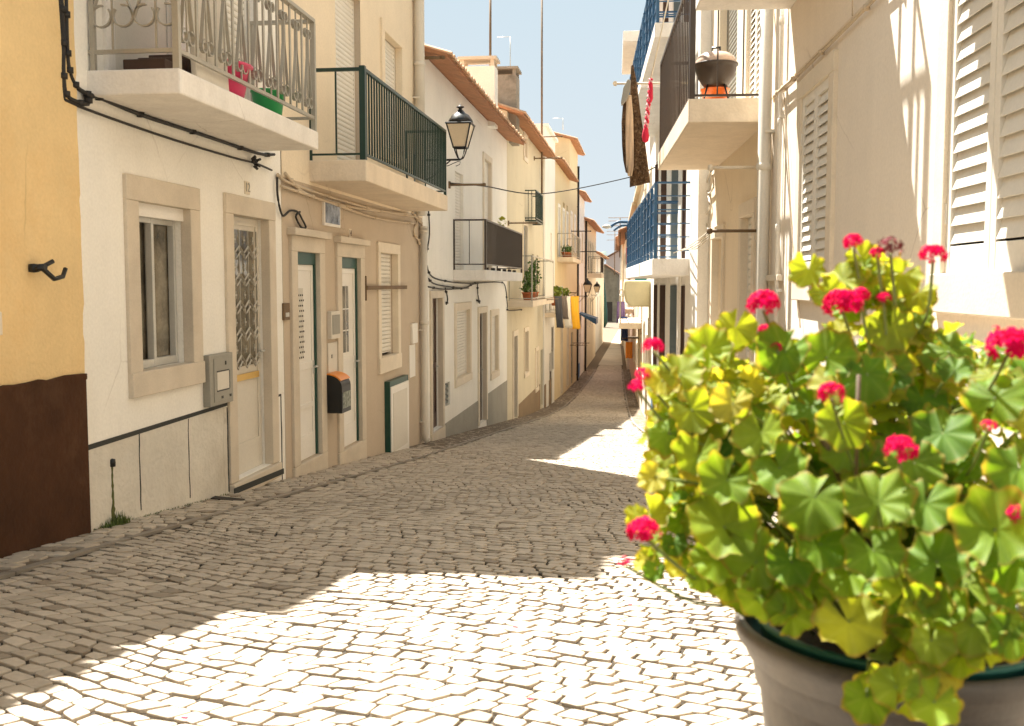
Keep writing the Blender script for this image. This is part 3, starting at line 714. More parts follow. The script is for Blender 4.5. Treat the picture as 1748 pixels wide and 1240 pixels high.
cable(h2, [[(474, 298), (492, 312), (560, 335), (640, 358), (712, 371)], [(487, 296), (520, 330), (590, 352), (660, 362), (700, 366)], [(480, 318), (560, 345), (640, 372), (706, 382)]], 'cablew', 'beige painted cables running under the green balcony', r=.016, clips=4)
cable(h2, [[(704, 362), (712, 378), (706, 396), (716, 410), (722, 392), (712, 366)], [(708, 370), (720, 384), (722, 402), (728, 414), (719, 420), (711, 404)]], 'cablew', 'knot of beige cables at the top of the drainpipe', r=.014, clips=5)
cable(h2, [[(473, 303), (474, 335), (482, 368), (495, 360), (508, 362), (516, 375), (522, 388), (514, 388), (505, 370), (512, 362)]], 'cable', 'black cable loop hanging on the beige wall', r=.011)
u, z = h2.P(562, 361); t = h2.mb(); b = h2.box(549, 341, 577, 382); b = (b[0], b[1], b[2] - .05, b[3] + .01)
# picture tile
o = h2.mb(); o.T = None
def wbox(h, u0, u1, y0, y1, z0, z1, t=None):
    """box in facade coordinates, as world vertices"""
    t = t or MB(); i = len(t.v)
    for z in (z0, z1):
        for y in (y0, y1):
            for u in (u0, u1): t.v.append(tuple(h.W(u, y, z)))
    for f in ((0, 2, 3, 1), (4, 5, 7, 6), (0, 1, 5, 4), (2, 6, 7, 3), (0, 4, 6, 2), (1, 3, 7, 5)): t.f.append(tuple(i + k for k in f)); t.sm.append(False)
    return t
class Item:
    """thing fixed to a facade, with parts in world coordinates"""
    def __init__(s, h, name, label, cat, u, y, z, group=None):
        s.h = h; s.org = h.W(u, y, z); s.o = thing(name, label, cat, s.org, 0, group)
    def part(s, t, name, m, parent=None, bevel=0):
        t.v = [tuple(Vector(p) - s.org) for p in t.v]; return t.build(name, m, parent or s.o, bevel=bevel)
def item(*a, **k): return Item(*a, **k)
it = item(h2, 'picture_tile', 'framed picture tile on the beige wall above the two doors', 'plaque', b[0], 0, b[2])
it.part(wbox(h2, b[0], b[1], -.03, 0, b[2], b[3]), 'frame', 'pvc', bevel=.004)
it.part(wbox(h2, b[0] + .03, b[1] - .03, -.033, -.03, b[2] + .03, b[3] - .03), 'picture', mat('blurred_picture', (.22, .24, .28), noise=.9, scale=9, rough=.15, bump=0))
b = h2.box(481, 518, 491, 546); it = item(h2, 'intercom', 'small brown intercom panel beside the left white door', 'intercom', b[0], 0, b[2])
it.part(wbox(h2, b[0], b[1], -.025, 0, b[2], b[3]), 'plate', 'rust', bevel=.003); it.part(wbox(h2, b[0] + .03, b[1] - .03, -.03, -.025, b[2] + .03, b[2] + .07), 'button', 'alu')
b = h2.box(558, 532, 574, 577); it = item(h2, 'meter_box', 'grey meter box between the two white doors', 'meter box', b[0], 0, b[2])
it.part(wbox(h2, b[0], b[1], -.05, 0, b[2], b[3]), 'case', 'pvcd', bevel=.006); it.part(wbox(h2, b[0] + .03, b[1] - .03, -.056, -.05, b[2] + .05, b[3] - .04), 'lid', 'box', bevel=.002)
b = h2.box(558, 586, 574, 640); it = item(h2, 'meter_box', 'flat cream panel above the black mailbox', 'meter box', b[0], 0, b[2])
it.part(wbox(h2, b[0], b[1], -.015, 0, b[2], b[3]), 'case', 'pvcd', bevel=.003)
it.part(wbox(h2, b[0] + .1, b[0] + .14, -.022, -.015, b[2] + .2, b[2] + .24), 'lock', 'box')
# mailbox
u0, z0 = h2.P(558, 706, -.02); z1 = h2.P(558, 650, -.02)[1]; it = item(h2, 'mailbox', 'black mailbox with an orange rounded lid between the white doors', 'mailbox', u0, 0, z0)
u1 = u0 + .34; prof = [(0, z0), (0, z1 + .05)] + [(-.02 - .17 * math.sin(D2R(a_)), z1 - .07 + .13 * math.cos(D2R(a_))) for a_ in range(0, 91, 15)] + [(-.19, z0)]
def wprism(h, poly, u0, u1):
    t = MB(); n = len(poly); t.v = [tuple(h.W(u0, y, z)) for y, z in poly] + [tuple(h.W(u1, y, z)) for y, z in poly]
    t.f = [tuple(range(n)), tuple(reversed(range(n, 2 * n)))] + [(k, (k + 1) % n, n + (k + 1) % n, n + k) for k in range(n)]; t.sm = [False] * len(t.f); return t
it.part(wprism(h2, prof, u0, u1), 'body', 'black', bevel=.004)
lid = [(.0, z1 + .052), (.0, z1 + .066)] + [(-.02 - .184 * math.sin(D2R(a_)), z1 - .07 + .145 * math.cos(D2R(a_))) for a_ in range(0, 61, 10)] + [(-.02 - .172 * math.sin(D2R(a_)), z1 - .07 + .132 * math.cos(D2R(a_))) for a_ in range(60, -1, -10)]
it.part(wprism(h2, lid, u0 + .003, u1 + .012), 'lid', 'orange')
it.part(wbox(h2, u1, u1 + .004, -.17, -.03, z0 + .03, z1 - .1), 'notice', 'alu')
it.part(wbox(h2, u0 + .03, u1 - .03, -.195, -.19, z0 + .05, z1 - .13), 'newspaper', mat('printed_paper', (.22, .24, .2), noise=.9, scale=25, rough=.6, bump=0))
# clothes rod and green cabinet
u0, z0 = h2.P(626, 491, -.05); u1 = h2.P(694, 494, -.05)[0]; it = item(h2, 'clothes_rod', 'flat brown rod fixed across the small shuttered window', 'rod', u0, 0, z0)
t = wbox(h2, u0, u1, -.06, -.048, z0 - .03, z0 + .02); it.part(t, 'bar', 'rust'); it.part(wbox(h2, u0, u0 + .012, -.048, 0, z0 - .16, z0 + .14), 'bracket', 'rust'); it.part(wbox(h2, u1 - .05, u1 - .03, -.048, 0, z0 - .03, z0 + .01), 'bracket', 'rust')
b = h2.box(656, 648, 692, 768, -.0); u0, u1 = b[0], b[1] - .1; z0, z1 = b[2] + .02, b[3] - .03
it = item(h2, 'wall_cabinet', 'green framed cabinet with a white door low on the beige wall', 'cabinet', u0, 0, z0)
t = wbox(h2, u0, u0 + .03, -.075, 0, z0, z1); wbox(h2, u1 - .03, u1, -.075, 0, z0, z1, t); wbox(h2, u0 + .03, u1 - .03, -.073, 0, z1 - .075, z1, t); wbox(h2, u0 + .03, u1 - .03, -.073, 0, z0, z0 + .03, t)
it.part(t, 'frame', 'green2', bevel=.003); t = wbox(h2, u0 + .032, u1 - .01, -.085, -.02, z0 + .02, z1 - .077); d_ = it.part(t, 'door', 'pvc', bevel=.004)
t = wbox(h2, u0 + .13, u1 - .13, -.09, -.085, z0 + .12, z1 - .17); it.part(t, 'door_panel', 'pvcd', parent=None, bevel=.002)
for (p, lab) in (((700, 553, 709, 585), 'small cream box right of the shuttered window'), ((698, 590, 708, 642), 'flat cream cover below the small cream box')):
    b = h2.box(*p); it = item(h2, 'meter_box', lab, 'meter box', b[0], 0, b[2]); it.part(wbox(h2, b[0], b[1], -.04 if p[1] < 560 else -.012, 0, b[2], b[3]), 'case', 'pvc', bevel=.005)
for px, py in ((562, 760), (627, 732), (708, 726)):
    pass
# ---- gas meter box on the white house
b = h1.box(345, 612, 389, 680); u0, u1, z0, z1 = b[0], 8.0, b[2] - .02, b[3] + .02
it = item(h1, 'meter_box', 'grey metal meter box beside the grilled door of the white house', 'meter box', u0, 0, z0)
c_ = it.part(wbox(h1, u0, u1, -.06, 0, z0, z1), 'case', 'box', bevel=.006)
it.part(wbox(h1, u0 + .07, u1 - .04, -.066, -.06, z0 + .03, z1 - .03), 'door', 'box', bevel=.003)
it.part(wbox(h1, u0 + .12, u1 - .1, -.0695, -.066, z0 + .12, z1 - .14), 'panel', 'pvcd', bevel=.002)
t = wbox(h1, u1 - .1, u1 - .085, -.0700, -.066, z0 + .12, z1 - .14); wbox(h1, u0 + .12, u1 - .101, -.0700, -.066, z1 - .14, z1 - .13, t); wbox(h1, u0 + .12, u1 - .101, -.07, -.066, z0 + .11, z0 + .12, t)
wbox(h1, u0 + .2, u0 + .23, -.0705, -.066, z0 + .05, z0 + .07, t); wbox(h1, u0 + .36, u0 + .39, -.0705, -.066, z0 + .05, z0 + .07, t); wbox(h1, u0 + .28, u0 + .3, -.0705, -.066, z1 - .09, z1 - .06, t); it.part(t, 'seam', 'black')
# black cables of the white house
cable(h1, [[(104, -5), (108, 60), (108, 130), (116, 166), (150, 178), (158, 163, -.03), (240, 196), (350, 232), (440, 262), (468, 264)],
           [(112, -5), (114, 80), (118, 120), (132, 150), (158, 165)]], 'cable', 'bundled black cables clipped along the white wall below the balcony', r=.014, clips=4)
cable(h1, [[(101, -5), (107, 90), (109, 160), (122, 176), (200, 206), (300, 240), (400, 270), (436, 279), (464, 291)]], 'cable', 'lower single black cable running across the white wall', r=.009)
t = MB(); P0 = cab(h1, [(432, 278, -.03)])[0]
for i in range(9): q = P0 + Vector((R_.uniform(-.01, .03), R_.uniform(-.05, .05), R_.uniform(-.035, .035))); t.tube([q, q + Vector((.02, .03, R_.uniform(-.03, .03)))], .012, 6)
solo(t, 'cable_joint', 'cable', 'taped black cable joint on the white wall near the grilled door', 'cable joint', P0)
# white pipe at house corner
# moss streak and weeds
t = h1.mb(); u, z = h1.P(190, 800); rm = random.Random(8); pts = [(s_ * (.008 + .05 * f_ ** 3 + .07 * max(0, f_ - .8)) * rm.uniform(.5, 1.5), z + .02 - .49 * f_) for s_, fs in ((1, [i / 22 for i in range(23)]), (-1, [i / 22 for i in range(22, -1, -1)])) for f_ in fs]
t.prism([(u + p[0], p[1]) for p in pts], 'y', -.0075, -.0045); h1.part(t, 'moss_stain', mat('moss', (.10, .11, .03), rough=1, noise=.5, scale=14, bump=.6, bscale=50))
t = h1.mb(); t.lathe((u, -.008, z + .01), [(.001, 0), (.02, .003), (.022, .03), (.02, .05), (.001, .055)], 8); h1.part(t, 'drain_hole', 'black')
t = MB()
for i in range(150):
    uu = u + R_.gauss(0, .075); p = h1.W(uu, -R_.uniform(.005, .05), gz(uu) + .02); L_ = R_.uniform(.02, .075) * (1.3 if abs(uu - u) < .06 else .8); a_ = R_.uniform(0, 6.28); dx, dy = math.cos(a_) * .02, math.sin(a_) * .02
    t.q([p + Vector((-dy * .3, dx * .3, 0)), p + Vector((dy * .3, -dx * .3, 0)), p + Vector((dx, dy, L_))])
for i in range(260):
    uu = R_.uniform(5.9, 8.0); p = h1.W(uu, -R_.uniform(.0, .012), gz(uu) + .02); a_ = R_.uniform(0, 6.28); dx, dy = math.cos(a_) * .01, math.sin(a_) * .01
    t.q([p + Vector((-dy * .4, dx * .4, 0)), p + Vector((dy * .4, -dx * .4, 0)), p + Vector((dx, dy, R_.uniform(.006, .022)))])
p = h1.W(u, -.02, gz(u) + .05); o = t.build('weeds', mat('weed_green', (.10, .14, .03), rough=.8, noise=.3, scale=20, bump=0), recalc=False); tag(o, 'green weeds and moss at the foot of the white wall', 'weeds', kind='stuff')
# drain slot in the pavement
t = MB(); Yc = 7.62
t.prism([(-3.38, Yc - .02), (-3.1, Yc - .10), (-3.1, Yc - .01), (-3.38, Yc + .07)], 'z', gz(Yc) + .01, gz(Yc) + .034)
solo(t, 'drain_grate', 'dark', 'dark drain slot in the left pavement before the grilled door', 'drain', (-3.24, Yc, gz(Yc) + .04))
# ---- long white house
h3 = House('long_white_house', 'long white house with a grey dado, brown balcony and terracotta eaves', 'L', 15.56, 25.3, 3.50, 'white')
d = h3.hole((16.15, 17.0, -2.42, -.24), .3); h3.surround(d, w=.12, m='stone', sill=False); dd, _ = h3.door(d, d=.1, m='darkwood', glass=(.2, .8, .45, .92))
h3.part(h3.mb().box(16.02, 17.12, -.04, .28, h3.base, -2.423), 'doorstep', 'stone')
b = h3.box(776, 545, 799, 665); b = h3.hole((18.3, 19.75, -1.75, -.50), .16); h3.surround(b, w=.14, m='stone2'); h3.roller(b, d=.06)
d = h3.hole((h3.P(817, 600)[0], h3.P(829, 600)[0], gz(21.5) + .12, -.62), .25); h3.surround(d, w=.13, m='stone2', sill=False); h3.door(d, d=.1, m='darkwood')
b = h3.box(838, 540, 849, 632); h3.hole(b, .14); h3.surround(b, w=.14, m='stone2'); h3.roller(b, d=.06)
v = h3.box(760, 655, 768, 690); h3.hole(v, .1); t = h3.mb(); [t.box(v[0], v[1], .03, .04, v[2] + .03 + i * .09, v[2] + .08 + i * .09) for i in range(7)]; o = h3.part(t, 'vent_grille', 'green'); h3.mb().box(v[0], v[1], .06, .07, v[2], v[3]).build('backing', 'dark', o)
b = (h3.P(777, 350)[0], h3.P(791, 350)[0], .23, 2.02); h3.hole(b, .14); h3.roller(b, d=.06)
b = h3.box(825, 270, 837, 371); b = (b[0], b[1], .23, b[3]); h3.hole(b, .14); h3.surround(b, w=.12, m='stone2'); h3.roller(b, d=.06)
h3.wall(gable=.9); h3.roof(gable=.9, over=.42)
zt = h3.P(762, 722)[1]; t = h3.mb()
for ua, ub_ in ((17.13, h3.P(817, 600)[0] - .135), (h3.P(829, 600)[0] + .135, 25.29)): t.box(ua, ub_, -.010, .002, h3.base - .3, zt)
h3.part(t, 'dado', 'grey')
sl = h3.balcony(18.1, 23.55, .05, .24, .60, 'slab'); rr = h3.bars(sl, 18.1, 23.55, .24, 1.14, .6, 'wood', pitch=.095, bw=.012, flat=.012, side_pitch=.3, low=.09, inset=.02)
t = h3.mb(); [t.box(18.5 + i * .8, 18.6 + i * .8, -.57, -.50, .242, .29) for i in range(6)]; t.build('railing_foot', 'dark', rr)
# lime yellow plant ball on the rail
t = MB(); c = h3.W(20.4, -.56, 1.16)
for i in range(70):
    v_ = Vector((R_.gauss(0, 1), R_.gauss(0, 1), R_.gauss(0, 1))).normalized() * .075; p = c + Vector((0, 0, .07)) + v_; a_ = v_.cross(Vector((0, 0, 1))).normalized() * .03
    t.q([p - a_, p + v_ * .5, p + a_, p - v_ * .1])
solo(t, 'pot_plant', mat('lime_leaf', (.45, .45, .03), rough=.6, bump=0), 'tiny lime yellow plant on the brown balcony rail', 'plant', c)
cable(h3, [[(731, 350), (733, 400), (728, 440), (735, 470), (760, 480), (800, 484), (850, 482), (862, 488), (866, 520), (868, 530), (890, 529)], [(732, 476), (745, 486), (790, 492), (806, 486), (815, 484)],
           [(731, 490), (760, 494), (800, 492)], [(815, 485), (816, 505), (819, 518), (814, 512)], [(760, 492), (764, 510), (762, 520)]], 'cable', 'black cables looping along the long white wall under its balcony', r=.012, clips=6)
# wrought chimneys on the roof of the long white house
def chimney(Y, x, w, l, z0, z1, m, lab, cap='stone'):
    o = thing('chimney', lab, 'chimney', (x, Y, z0)); t = MB(); t.box(-w / 2, w / 2, -l / 2, l / 2, 0, z1 - z0); t.build('stack', m, o)
    t = MB(); t.box(-w / 2 - .05, w / 2 + .05, -l / 2 - .05, l / 2 + .05, z1 - z0 + .14, z1 - z0 + .2)
    for sx in (-1, 1):
        for sy in (-1, 1): t.box(sx * (w / 2 - .05) - .04, sx * (w / 2 - .05) + .04, sy * (l / 2 - .05) - .04, sy * (l / 2 - .05) + .04, z1 - z0, z1 - z0 + .14)
    t.build('cap', cap, o); return o
p = at(818, 150, 22.5); chimney(22.5, p.x, .75, .5, 3.4, at(818, 112, 22.2).z, 'white', 'white plastered chimney with an open flat cap behind the terracotta eaves', 'stone')
p = at(857, 150, 26.0); chimney(26.0, p.x, .8, .7, 3.5, at(857, 133, 26).z, 'sooty', 'weathered grey chimney stained black beside the antenna masts', 'sooty')
# antennas
def antenna(px, ytop, ybase, Y, lab, r=.02, arms=(), m='rust'):
    P0, P1 = at(px, ybase, Y), at(px, ytop, Y); o = thing('antenna_mast', lab, 'antenna', P0); t = MB(); t.tube([(0, 0, 0), tuple(P1 - P0)], r, 6); t.build('mast', m, o)
    if arms:
        t = MB()
        for (dx, dz, ln) in arms: t.tube([(dx, 0, P1.z - P0.z - dz), (dx + ln, 0, P1.z - P0.z - dz)], r * .55, 5)
        t.build('aerial', m, o)
antenna(837, -20, 190, 23.5, 'tall grey antenna mast beside the white chimney', .03)
antenna(871, 63, 150, 27, 'thin antenna with a short arm near the weathered chimney', .014, ((-.35, .0, .35),), 'alu')
antenna(925, -20, 330, 33.2, 'very tall antenna mast rising in front of the cream house eaves', .035)
antenna(961, 202, 222, 40, 'small antenna with an arm above the golden house', .015, ((-.4, .0, .4),), 'alu')

# ---- pale yellow house
h4 = House('pale_yellow_house', 'pale yellow house with a taupe dado and planted balcony', 'L', 25.31, 34.4, 4.22, 'pale')
def simple(h, boxes, kind='casement', w=.12, sur='stone2', d=.14):
    for bx in boxes:
        b = h.box(*bx); h.hole(b, d)
        if sur: h.surround(b, w=w, m=sur, sill=kind != 'door')
        if kind == 'casement': h.casement(b, d=.05, w=.05)
        elif kind == 'roller': h.roller(b, d=.05, pitch=.08)
        elif kind == 'door': h.door(b, d=.1, m=M['darkdoor'] if 'darkdoor' in M else 'darkwood', handle=False)
M['bluegrey'] = mat('blue_grey_door', (.12, .15, .16), rough=.5)
d = h4.box(876, 575, 882, 712); h4.hole(d, .2); h4.surround(d, w=.15, m='stone2', sill=False); h4.door(d, d=.08, m='bluegrey', panels=2)
simple(h4, [(895, 567, 901, 634)], 'casement'); simple(h4, [(894, 232, 899, 272)], 'roller')
b = h4.box(893, 384, 899, 512); h4.hole(b, .14); h4.surround(b, w=.1, m='stone2', sill=False); h4.door(b, d=.06, m='bluegrey')
b = h4.box(908, 434, 911, 512); h4.hole(b, .14); h4.door(b, d=.06, m='wood'); b = h4.box(916, 436, 919, 500); h4.hole(b, .14); h4.roller(b)
d = h4.box(923, 598, 927, 690); h4.hole(d, .2); h4.door(d, d=.08, m='bluegrey')
simple(h4, [(914, 600, 918, 660)], 'roller')
h4.wall(gable=1.0); h4.roof(gable=1.0, over=.42)
t = h4.mb(); zt = h4.P(905, 672)[1]; t.box(h4.P(884.5, 600)[0], h4.P(922, 600)[0], -.01, .002, h4.base - .3, zt); h4.part(t, 'dado', 'mud')
sl = h4.balcony(23.4 + 2.2, 31.6, -.60, -.44, .62, 'slabc'); 
t = h4.mb(); t.box(29.0, 31.55, -.60, -.585, -.42, .62); gp = t.build('glass_panel', mat('frosted_panel', (.50, .52, .42), rough=.3, bump=0), sl)
h4.bars(sl, 25.6, 31.6, -.44, .70, .62, 'silver', pitch=.9, side_pitch=.3, low=.05, inset=.03)
# green window cage
u0, z0 = h4.P(914, 378, -.3); u1 = h4.P(937, 378, -.3)[0]; z1 = h4.P(914, 326, -.3)[1]; it = item(h4, 'window_cage', 'green iron flower cage high on the pale yellow house', 'window cage', u0, 0, z0)
t = MB(); u1 = min(u1, u0 + 2.0)
for zz in (z0, z0 + .08, z1): 
    wbox(h4, u0, u1, -.32, -.29, zz, zz + .03, t); wbox(h4, u0, u0 + .03, -.289, 0, zz, zz + .03, t); wbox(h4, u1 - .03, u1, -.289, 0, zz, zz + .03, t)
n = 9
for i in range(n + 1): uu = u0 + (u1 - u0 - .02) * i / n; wbox(h4, uu, uu + .02, -.315, -.295, z0 + .03, z1, t)
for y in (-.2, -.1): wbox(h4, u0 + .003, u0 + .023, y, y + .015, z0 + .03, z1, t); wbox(h4, u1 - .023, u1 - .003, y, y + .015, z0 + .03, z1, t)
it.part(t, 'bars', 'green'); t = wbox(h4, u0 + .03, u1 - .03, -.28, -.02, z0 + .032, z0 + .045); it.part(t, 'tray', 'green')
def leaves(c, r, n, sz, sq=1.0, t=None):
    t = t or MB()
    for i in range(n):
        v_ = Vector((R_.gauss(0, 1), R_.gauss(0, 1), R_.gauss(0, 1))).normalized() * (r * R_.uniform(.4, 1)); v_.z *= sq
        p = Vector(c) + v_; d = Vector((R_.gauss(0, 1), R_.gauss(0, 1), R_.gauss(0, 1))).normalized(); a_ = d.cross(Vector((R_.random(), R_.random(), R_.random() + .1))).normalized() * sz * .5
        t.q([p - d * sz * .6, p + a_, p + d * sz * .6, p - a_])
    return t
LEAF2 = mat('balcony_leaf', (.08, .16, .03), rough=.6, noise=.4, scale=15, bump=0)
def potplant(c, r, hgt, lab, pot='terra', lf=None, sz=.05, n=90, sq=1.2, group=None, trail=0):
    o = thing('pot_plant', lab, 'plant', c, group=group); t = MB(); t.lathe((0, 0, 0), [(.001, 0), (r * .7, 0), (r, hgt), (r * 1.1, hgt), (r * 1.1, hgt * .85), (.001, hgt * .8)], 12, cap=False); t.build('pot', pot, o)
    t = MB(); t.tube([(0, 0, hgt * .8), (0, .01, hgt + r * sq)], .008, 5); t.build('stem', 'rust', o)
    t = leaves((0, 0, hgt + r * 1.2 * sq), r * 1.5, n, sz, sq)
    if trail: leaves((0, 0, hgt - trail * .3), r * 1.3, n, sz, 1.6, t)
    t.build('foliage', lf or LEAF2, o, recalc=False); return o
for i, (px, hh, lab) in enumerate(((899, .2, 'small plant in a terracotta pot at the near end of the planted balcony'), (907, .26, 'bushy plant on the planted balcony beside the tall one'), (914, .5, 'tall leafy plant on the planted balcony next to the frosted panel'))):
    p = at(px, 512, 27.2 + i * .5); c = Vector((-3.4 + .40, 26.3 + i * .75, -.43)); potplant(c, .14, .2, lab, 'terra', n=70 + 60 * i, sz=.08, sq=.8 + i * .9)
# rods
def rod(h, u, z, ln, lab, r=.018, m='rust', droop=0, ul=0):
    t = MB(); P0, P1 = h.W(u, 0, z), h.W(u + ul, -ln, z - droop); t.tube([P0, P1], r, 6); t.lathe(P0 + Vector((0, 0, -.06)), [(.001, 0), (.035, .0), (.035, .12), (.001, .12)], 8); t.lathe(P1 + Vector((0, 0, -.03)), [(.001, 0), (r * 1.6, .01), (r * 1.6, .05), (.001, .06)], 6)
    return solo(t, 'clothes_rod', m, lab, 'rod', P0)
u, z = h3.P(766, 316); rod(h3, u, z, .62, 'bare rod sticking out of the long white wall beneath the street lamp', .022)
u, z = h2.P(697, 86); rod(h2, 15.45, h2.P(697, 86)[1] + .05, .35, 'short iron arm near the top of the tall drainpipe', .025)
u, z = h4.P(866, 373); rod(h4, 25.5, z * .93, .72, 'rod reaching out towards the green iron flower cage', .02)
for y_, lab in ((238, 'upper of two rods on the pale yellow house by the antenna mast'), (274, 'lower of two rods on the pale yellow house by the antenna mast')):
    u, z = h4.P(905, y_); rod(h4, 31.5, at(915, y_, 32).z, .85, lab, .02)

# ---- bright white house, set higher
h5 = House('tall_white_house', 'tall bright white house front standing between the pale and golden houses', 'L', 34.41, 38.4, 5.2, 'white2', off=.05)
t = h5.mb(); 
b = h5.box(938, 604, 947, 698); b = (b[0], b[0] + 1.1, b[2], b[3]); h5.hole(b, .2); h5.door(b, d=.06, m='wood', handle=False)
b = (37.1, 38.1, -3.2, -1.6); h5.hole(b, .2); h5.door(b, d=.06, m='wood', handle=False)
b = (36.6, 37.2, .6, 1.8); h5.hole(b, .1); h5.roller(b, d=.07)
h5.wall(); h5.part(h5.mb().box(34.40, 38.42, -.12, 6.1, 5.201, 5.30), 'parapet', 'white2')
t = h5.mb(); t.box(34.42, 38.39, -.01, 0.002, h5.base - .3, -1.0); 
t = h5.mb(); t.box(34.42, 35.0, -.012, .002, h5.base - .3, -3.45); t.box(36.15, 37.08, -.012, .002, h5.base - .3, -3.45); h5.part(t, 'dado', 'mud')
sl = h5.balcony(34.6, 36.3, -1.15, -1.0, .5, 'slabc'); h5.bars(sl, 34.6, 36.3, -1.0, -.1, .5, 'silver', pitch=.12, side_pitch=.15)
h6 = House('golden_house', 'golden yellow house with a small balcony and terracotta eaves', 'L', 38.41, 46.5, 4.62, 'gold')
simple(h6, [(961, 345, 964, 420), (967, 350, 969, 420)], 'door', sur=None)
for uu in (40.3, 42.6, 44.6): b = (uu, uu + .8, 1.05, 3.0); h6.hole(b, .14); h6.surround(b, w=.12, m='white', sill=False); h6.door(b, d=.06, m='bluegrey', handle=False)
for uu, k_ in ((40.0, 'r'), (41.8, 'd'), (43.4, 'r'), (45.2, 'd')):
    b = (uu, uu + .8, -1.6 if k_ == 'r' else gz(45) + .15, -.35); h6.hole(b, .14); h6.surround(b, w=.12, m='stone2', sill=k_ == 'r'); (h6.roller(b, pitch=.1) if k_ == 'r' else h6.door(b, d=.06, m='wood', handle=False))
for uu in (40.3, 42.6): b = (uu, uu + .8, -.75 + .6, .85); 
h6.cut = [q for q in h6.cut if not (q[2] < 3 and q[3] > 3.001 and False)]
h6.wall(gable=1.0); h6.roof(gable=1.0, over=.35)
t = h6.mb(); t.box(38.42, 46.49, -.012, .002, h6.base - .3, -.25); h6.o.children
sl = h6.balcony(40.0, 45.0, 1.02 - .18, 1.02, .62, 'slabc'); h6.bars(sl, 40, 45, 1.02, 1.95, .62, 'silver', pitch=.35, side_pitch=.2)
for i in range(3): potplant(h6.W(40.4 + i * .9, -.3, 1.02), .16, .2, 'dark plant pot on the small balcony of the golden house, %s along the row' % ['first', 'second', 'third'][i], 'terra', n=50, sz=.08, sq=.7, group='plant pots on the golden balcony')
# upper golden block
h6b = House('upper_golden_house', 'narrow golden house with two stepped terracotta roofs above the white front', 'L', 46.51, 52.0, 6.45, 'gold', off=0)
for uu in (47.2, 49.6): b = (uu, uu + .9, 1.6, 3.2); h6b.hole(b, .12); h6b.surround(b, w=.12, m='white'); h6b.roller(b, pitch=.1)
b = (48.0, 49.0, gz(50) + .1, -2.3); h6b.hole(b, .14); h6b.door(b, d=.06, m='blue')
h6b.wall(gable=.8); h6b.roof(gable=.8, over=.3, gu=.25)
h7 = House('far_white_house', 'white house with terracotta eaves beyond the golden houses', 'L', 52.01, 58.0, 4.6, 'white2')
for uu in (52.8, 55.6):
    for z_ in (-1.6, 1.2): b = (uu, uu + .9, z_, z_ + 1.5); h7.hole(b, .12); h7.surround(b, w=.1, m='stone2'); h7.roller(b, pitch=.1)
b = (54.2, 55.0, gz(55) + .1, -2.7); h7.hole(b, .14); h7.door(b, d=.06, m='blue')
h7.wall(gable=.9); h7.roof(gable=.9, over=.35, gu=.2); t = h7.mb(); t.box(52.02, 54.19, -.012, .002, h7.base - .3, -4.2); h7.part(t, 'dado', 'blued')
h8 = House('far_cream_house', 'farthest cream house of the left row with a green stained soffit', 'L', 58.01, 72, 3.6, 'cream')
for uu in (59, 61.5, 64, 67):
    for z_ in (-2.6, .8): b = (uu, uu + 1.0, z_, z_ + 1.7); h8.hole(b, .12); h8.surround(b, w=.12, m='stone2'); h8.casement(b, d=.08)
h8.wall(gable=1.0); h8.roof(gable=1.0, over=.5, gu=.3)
sl = h8.balcony(62, 66, .35, .6, .8, 'slabc'); h8.bars(sl, 62, 66, .6, 1.6, .8, 'wood', pitch=.3, side_pitch=.3)
h9 = House('last_left_house', 'low pale house closing the left row near the sea', 'L', 72.01, 90, 2.2, 'white', off=-.15)
for uu in (74, 78, 82):
    b = (uu, uu + 1.0, -2.6, -1.0); h9.hole(b, .12); h9.casement(b, d=.08)
h9.wall(gable=1.0); h9.roof(gable=1.0, over=.4)

# drain pipes far left as parts
pipe(h6b, 51.6, gz(51), 5.8, 'black', .05, name='drainpipe'); pipe(h8, 58.4, gz(59), 3.5, 'black', .06)
for (Y, px, y_, ln, lab) in ((47.5, 0, 395, .9, 'rod with a bent tip on the narrow golden house'), (50.5, 0, 430, 1.0, 'black rod on the narrow golden house beside the drainpipe')):
    rod(h6b, Y, at(985, y_, Y).z, ln, lab, .025, 'black')
# laundry on the left
def cloth(name, m, lab, P0, w, hgt, dirv, taper=.85, group=None, cat='laundry', seed=0, wav=.05, th=.012, lean=(0, 0)):
    """hanging cloth: wavy thick sheet hung from P0 along dirv"""
    rr_ = random.Random(seed); d = Vector(dirv).normalized(); nrm = Vector((-d.y, d.x, 0)); nu, nv = 10, 12; t = MB(); ph = rr_.uniform(0, 6)
    def pt(i, j, s):
        a, b = i / nu - .5, j / nv; ww = w * (1 - (1 - taper) * b); off = wav * b * math.sin(a * 14 + ph + b * 1.5) + wav * .4 * math.sin(a * 31 + ph * 2) * b
        return Vector(P0) + d * (a * ww + lean[0] * b) + nrm * (off + s * th / 2 + lean[1] * b) + Vector((0, 0, -hgt * b - .02 * math.sin(a * 6.28) * b))
    for s_ in (1, -1):
        k = len(t.v); t.v += [tuple(pt(i, j, s_)) for j in range(nv + 1) for i in range(nu + 1)]
        for j in range(nv):
            for i in range(nu):
                a = k + j * (nu + 1) + i; t.f.append((a, a + 1, a + nu + 2, a + nu + 1)); t.sm.append(True)
    n1 = (nu + 1) * (nv + 1); ring = [i for i in range(nu + 1)] + [j * (nu + 1) + nu for j in range(1, nv + 1)] + [nv * (nu + 1) + i for i in range(nu - 1, -1, -1)] + [j * (nu + 1) for j in range(nv - 1, 0, -1)]
    for a, b in zip(ring, ring[1:] + ring[:1]): t.f.append((a, b, b + n1, a + n1)); t.sm.append(False)
    return solo(t, name, m, lab, cat, P0, group)
yl_ = at(981, 505, 39.6)
LY = 36.8
t = MB(); P0 = Vector((-3.4, LY, .0)); zl = at(955, 505, LY).z
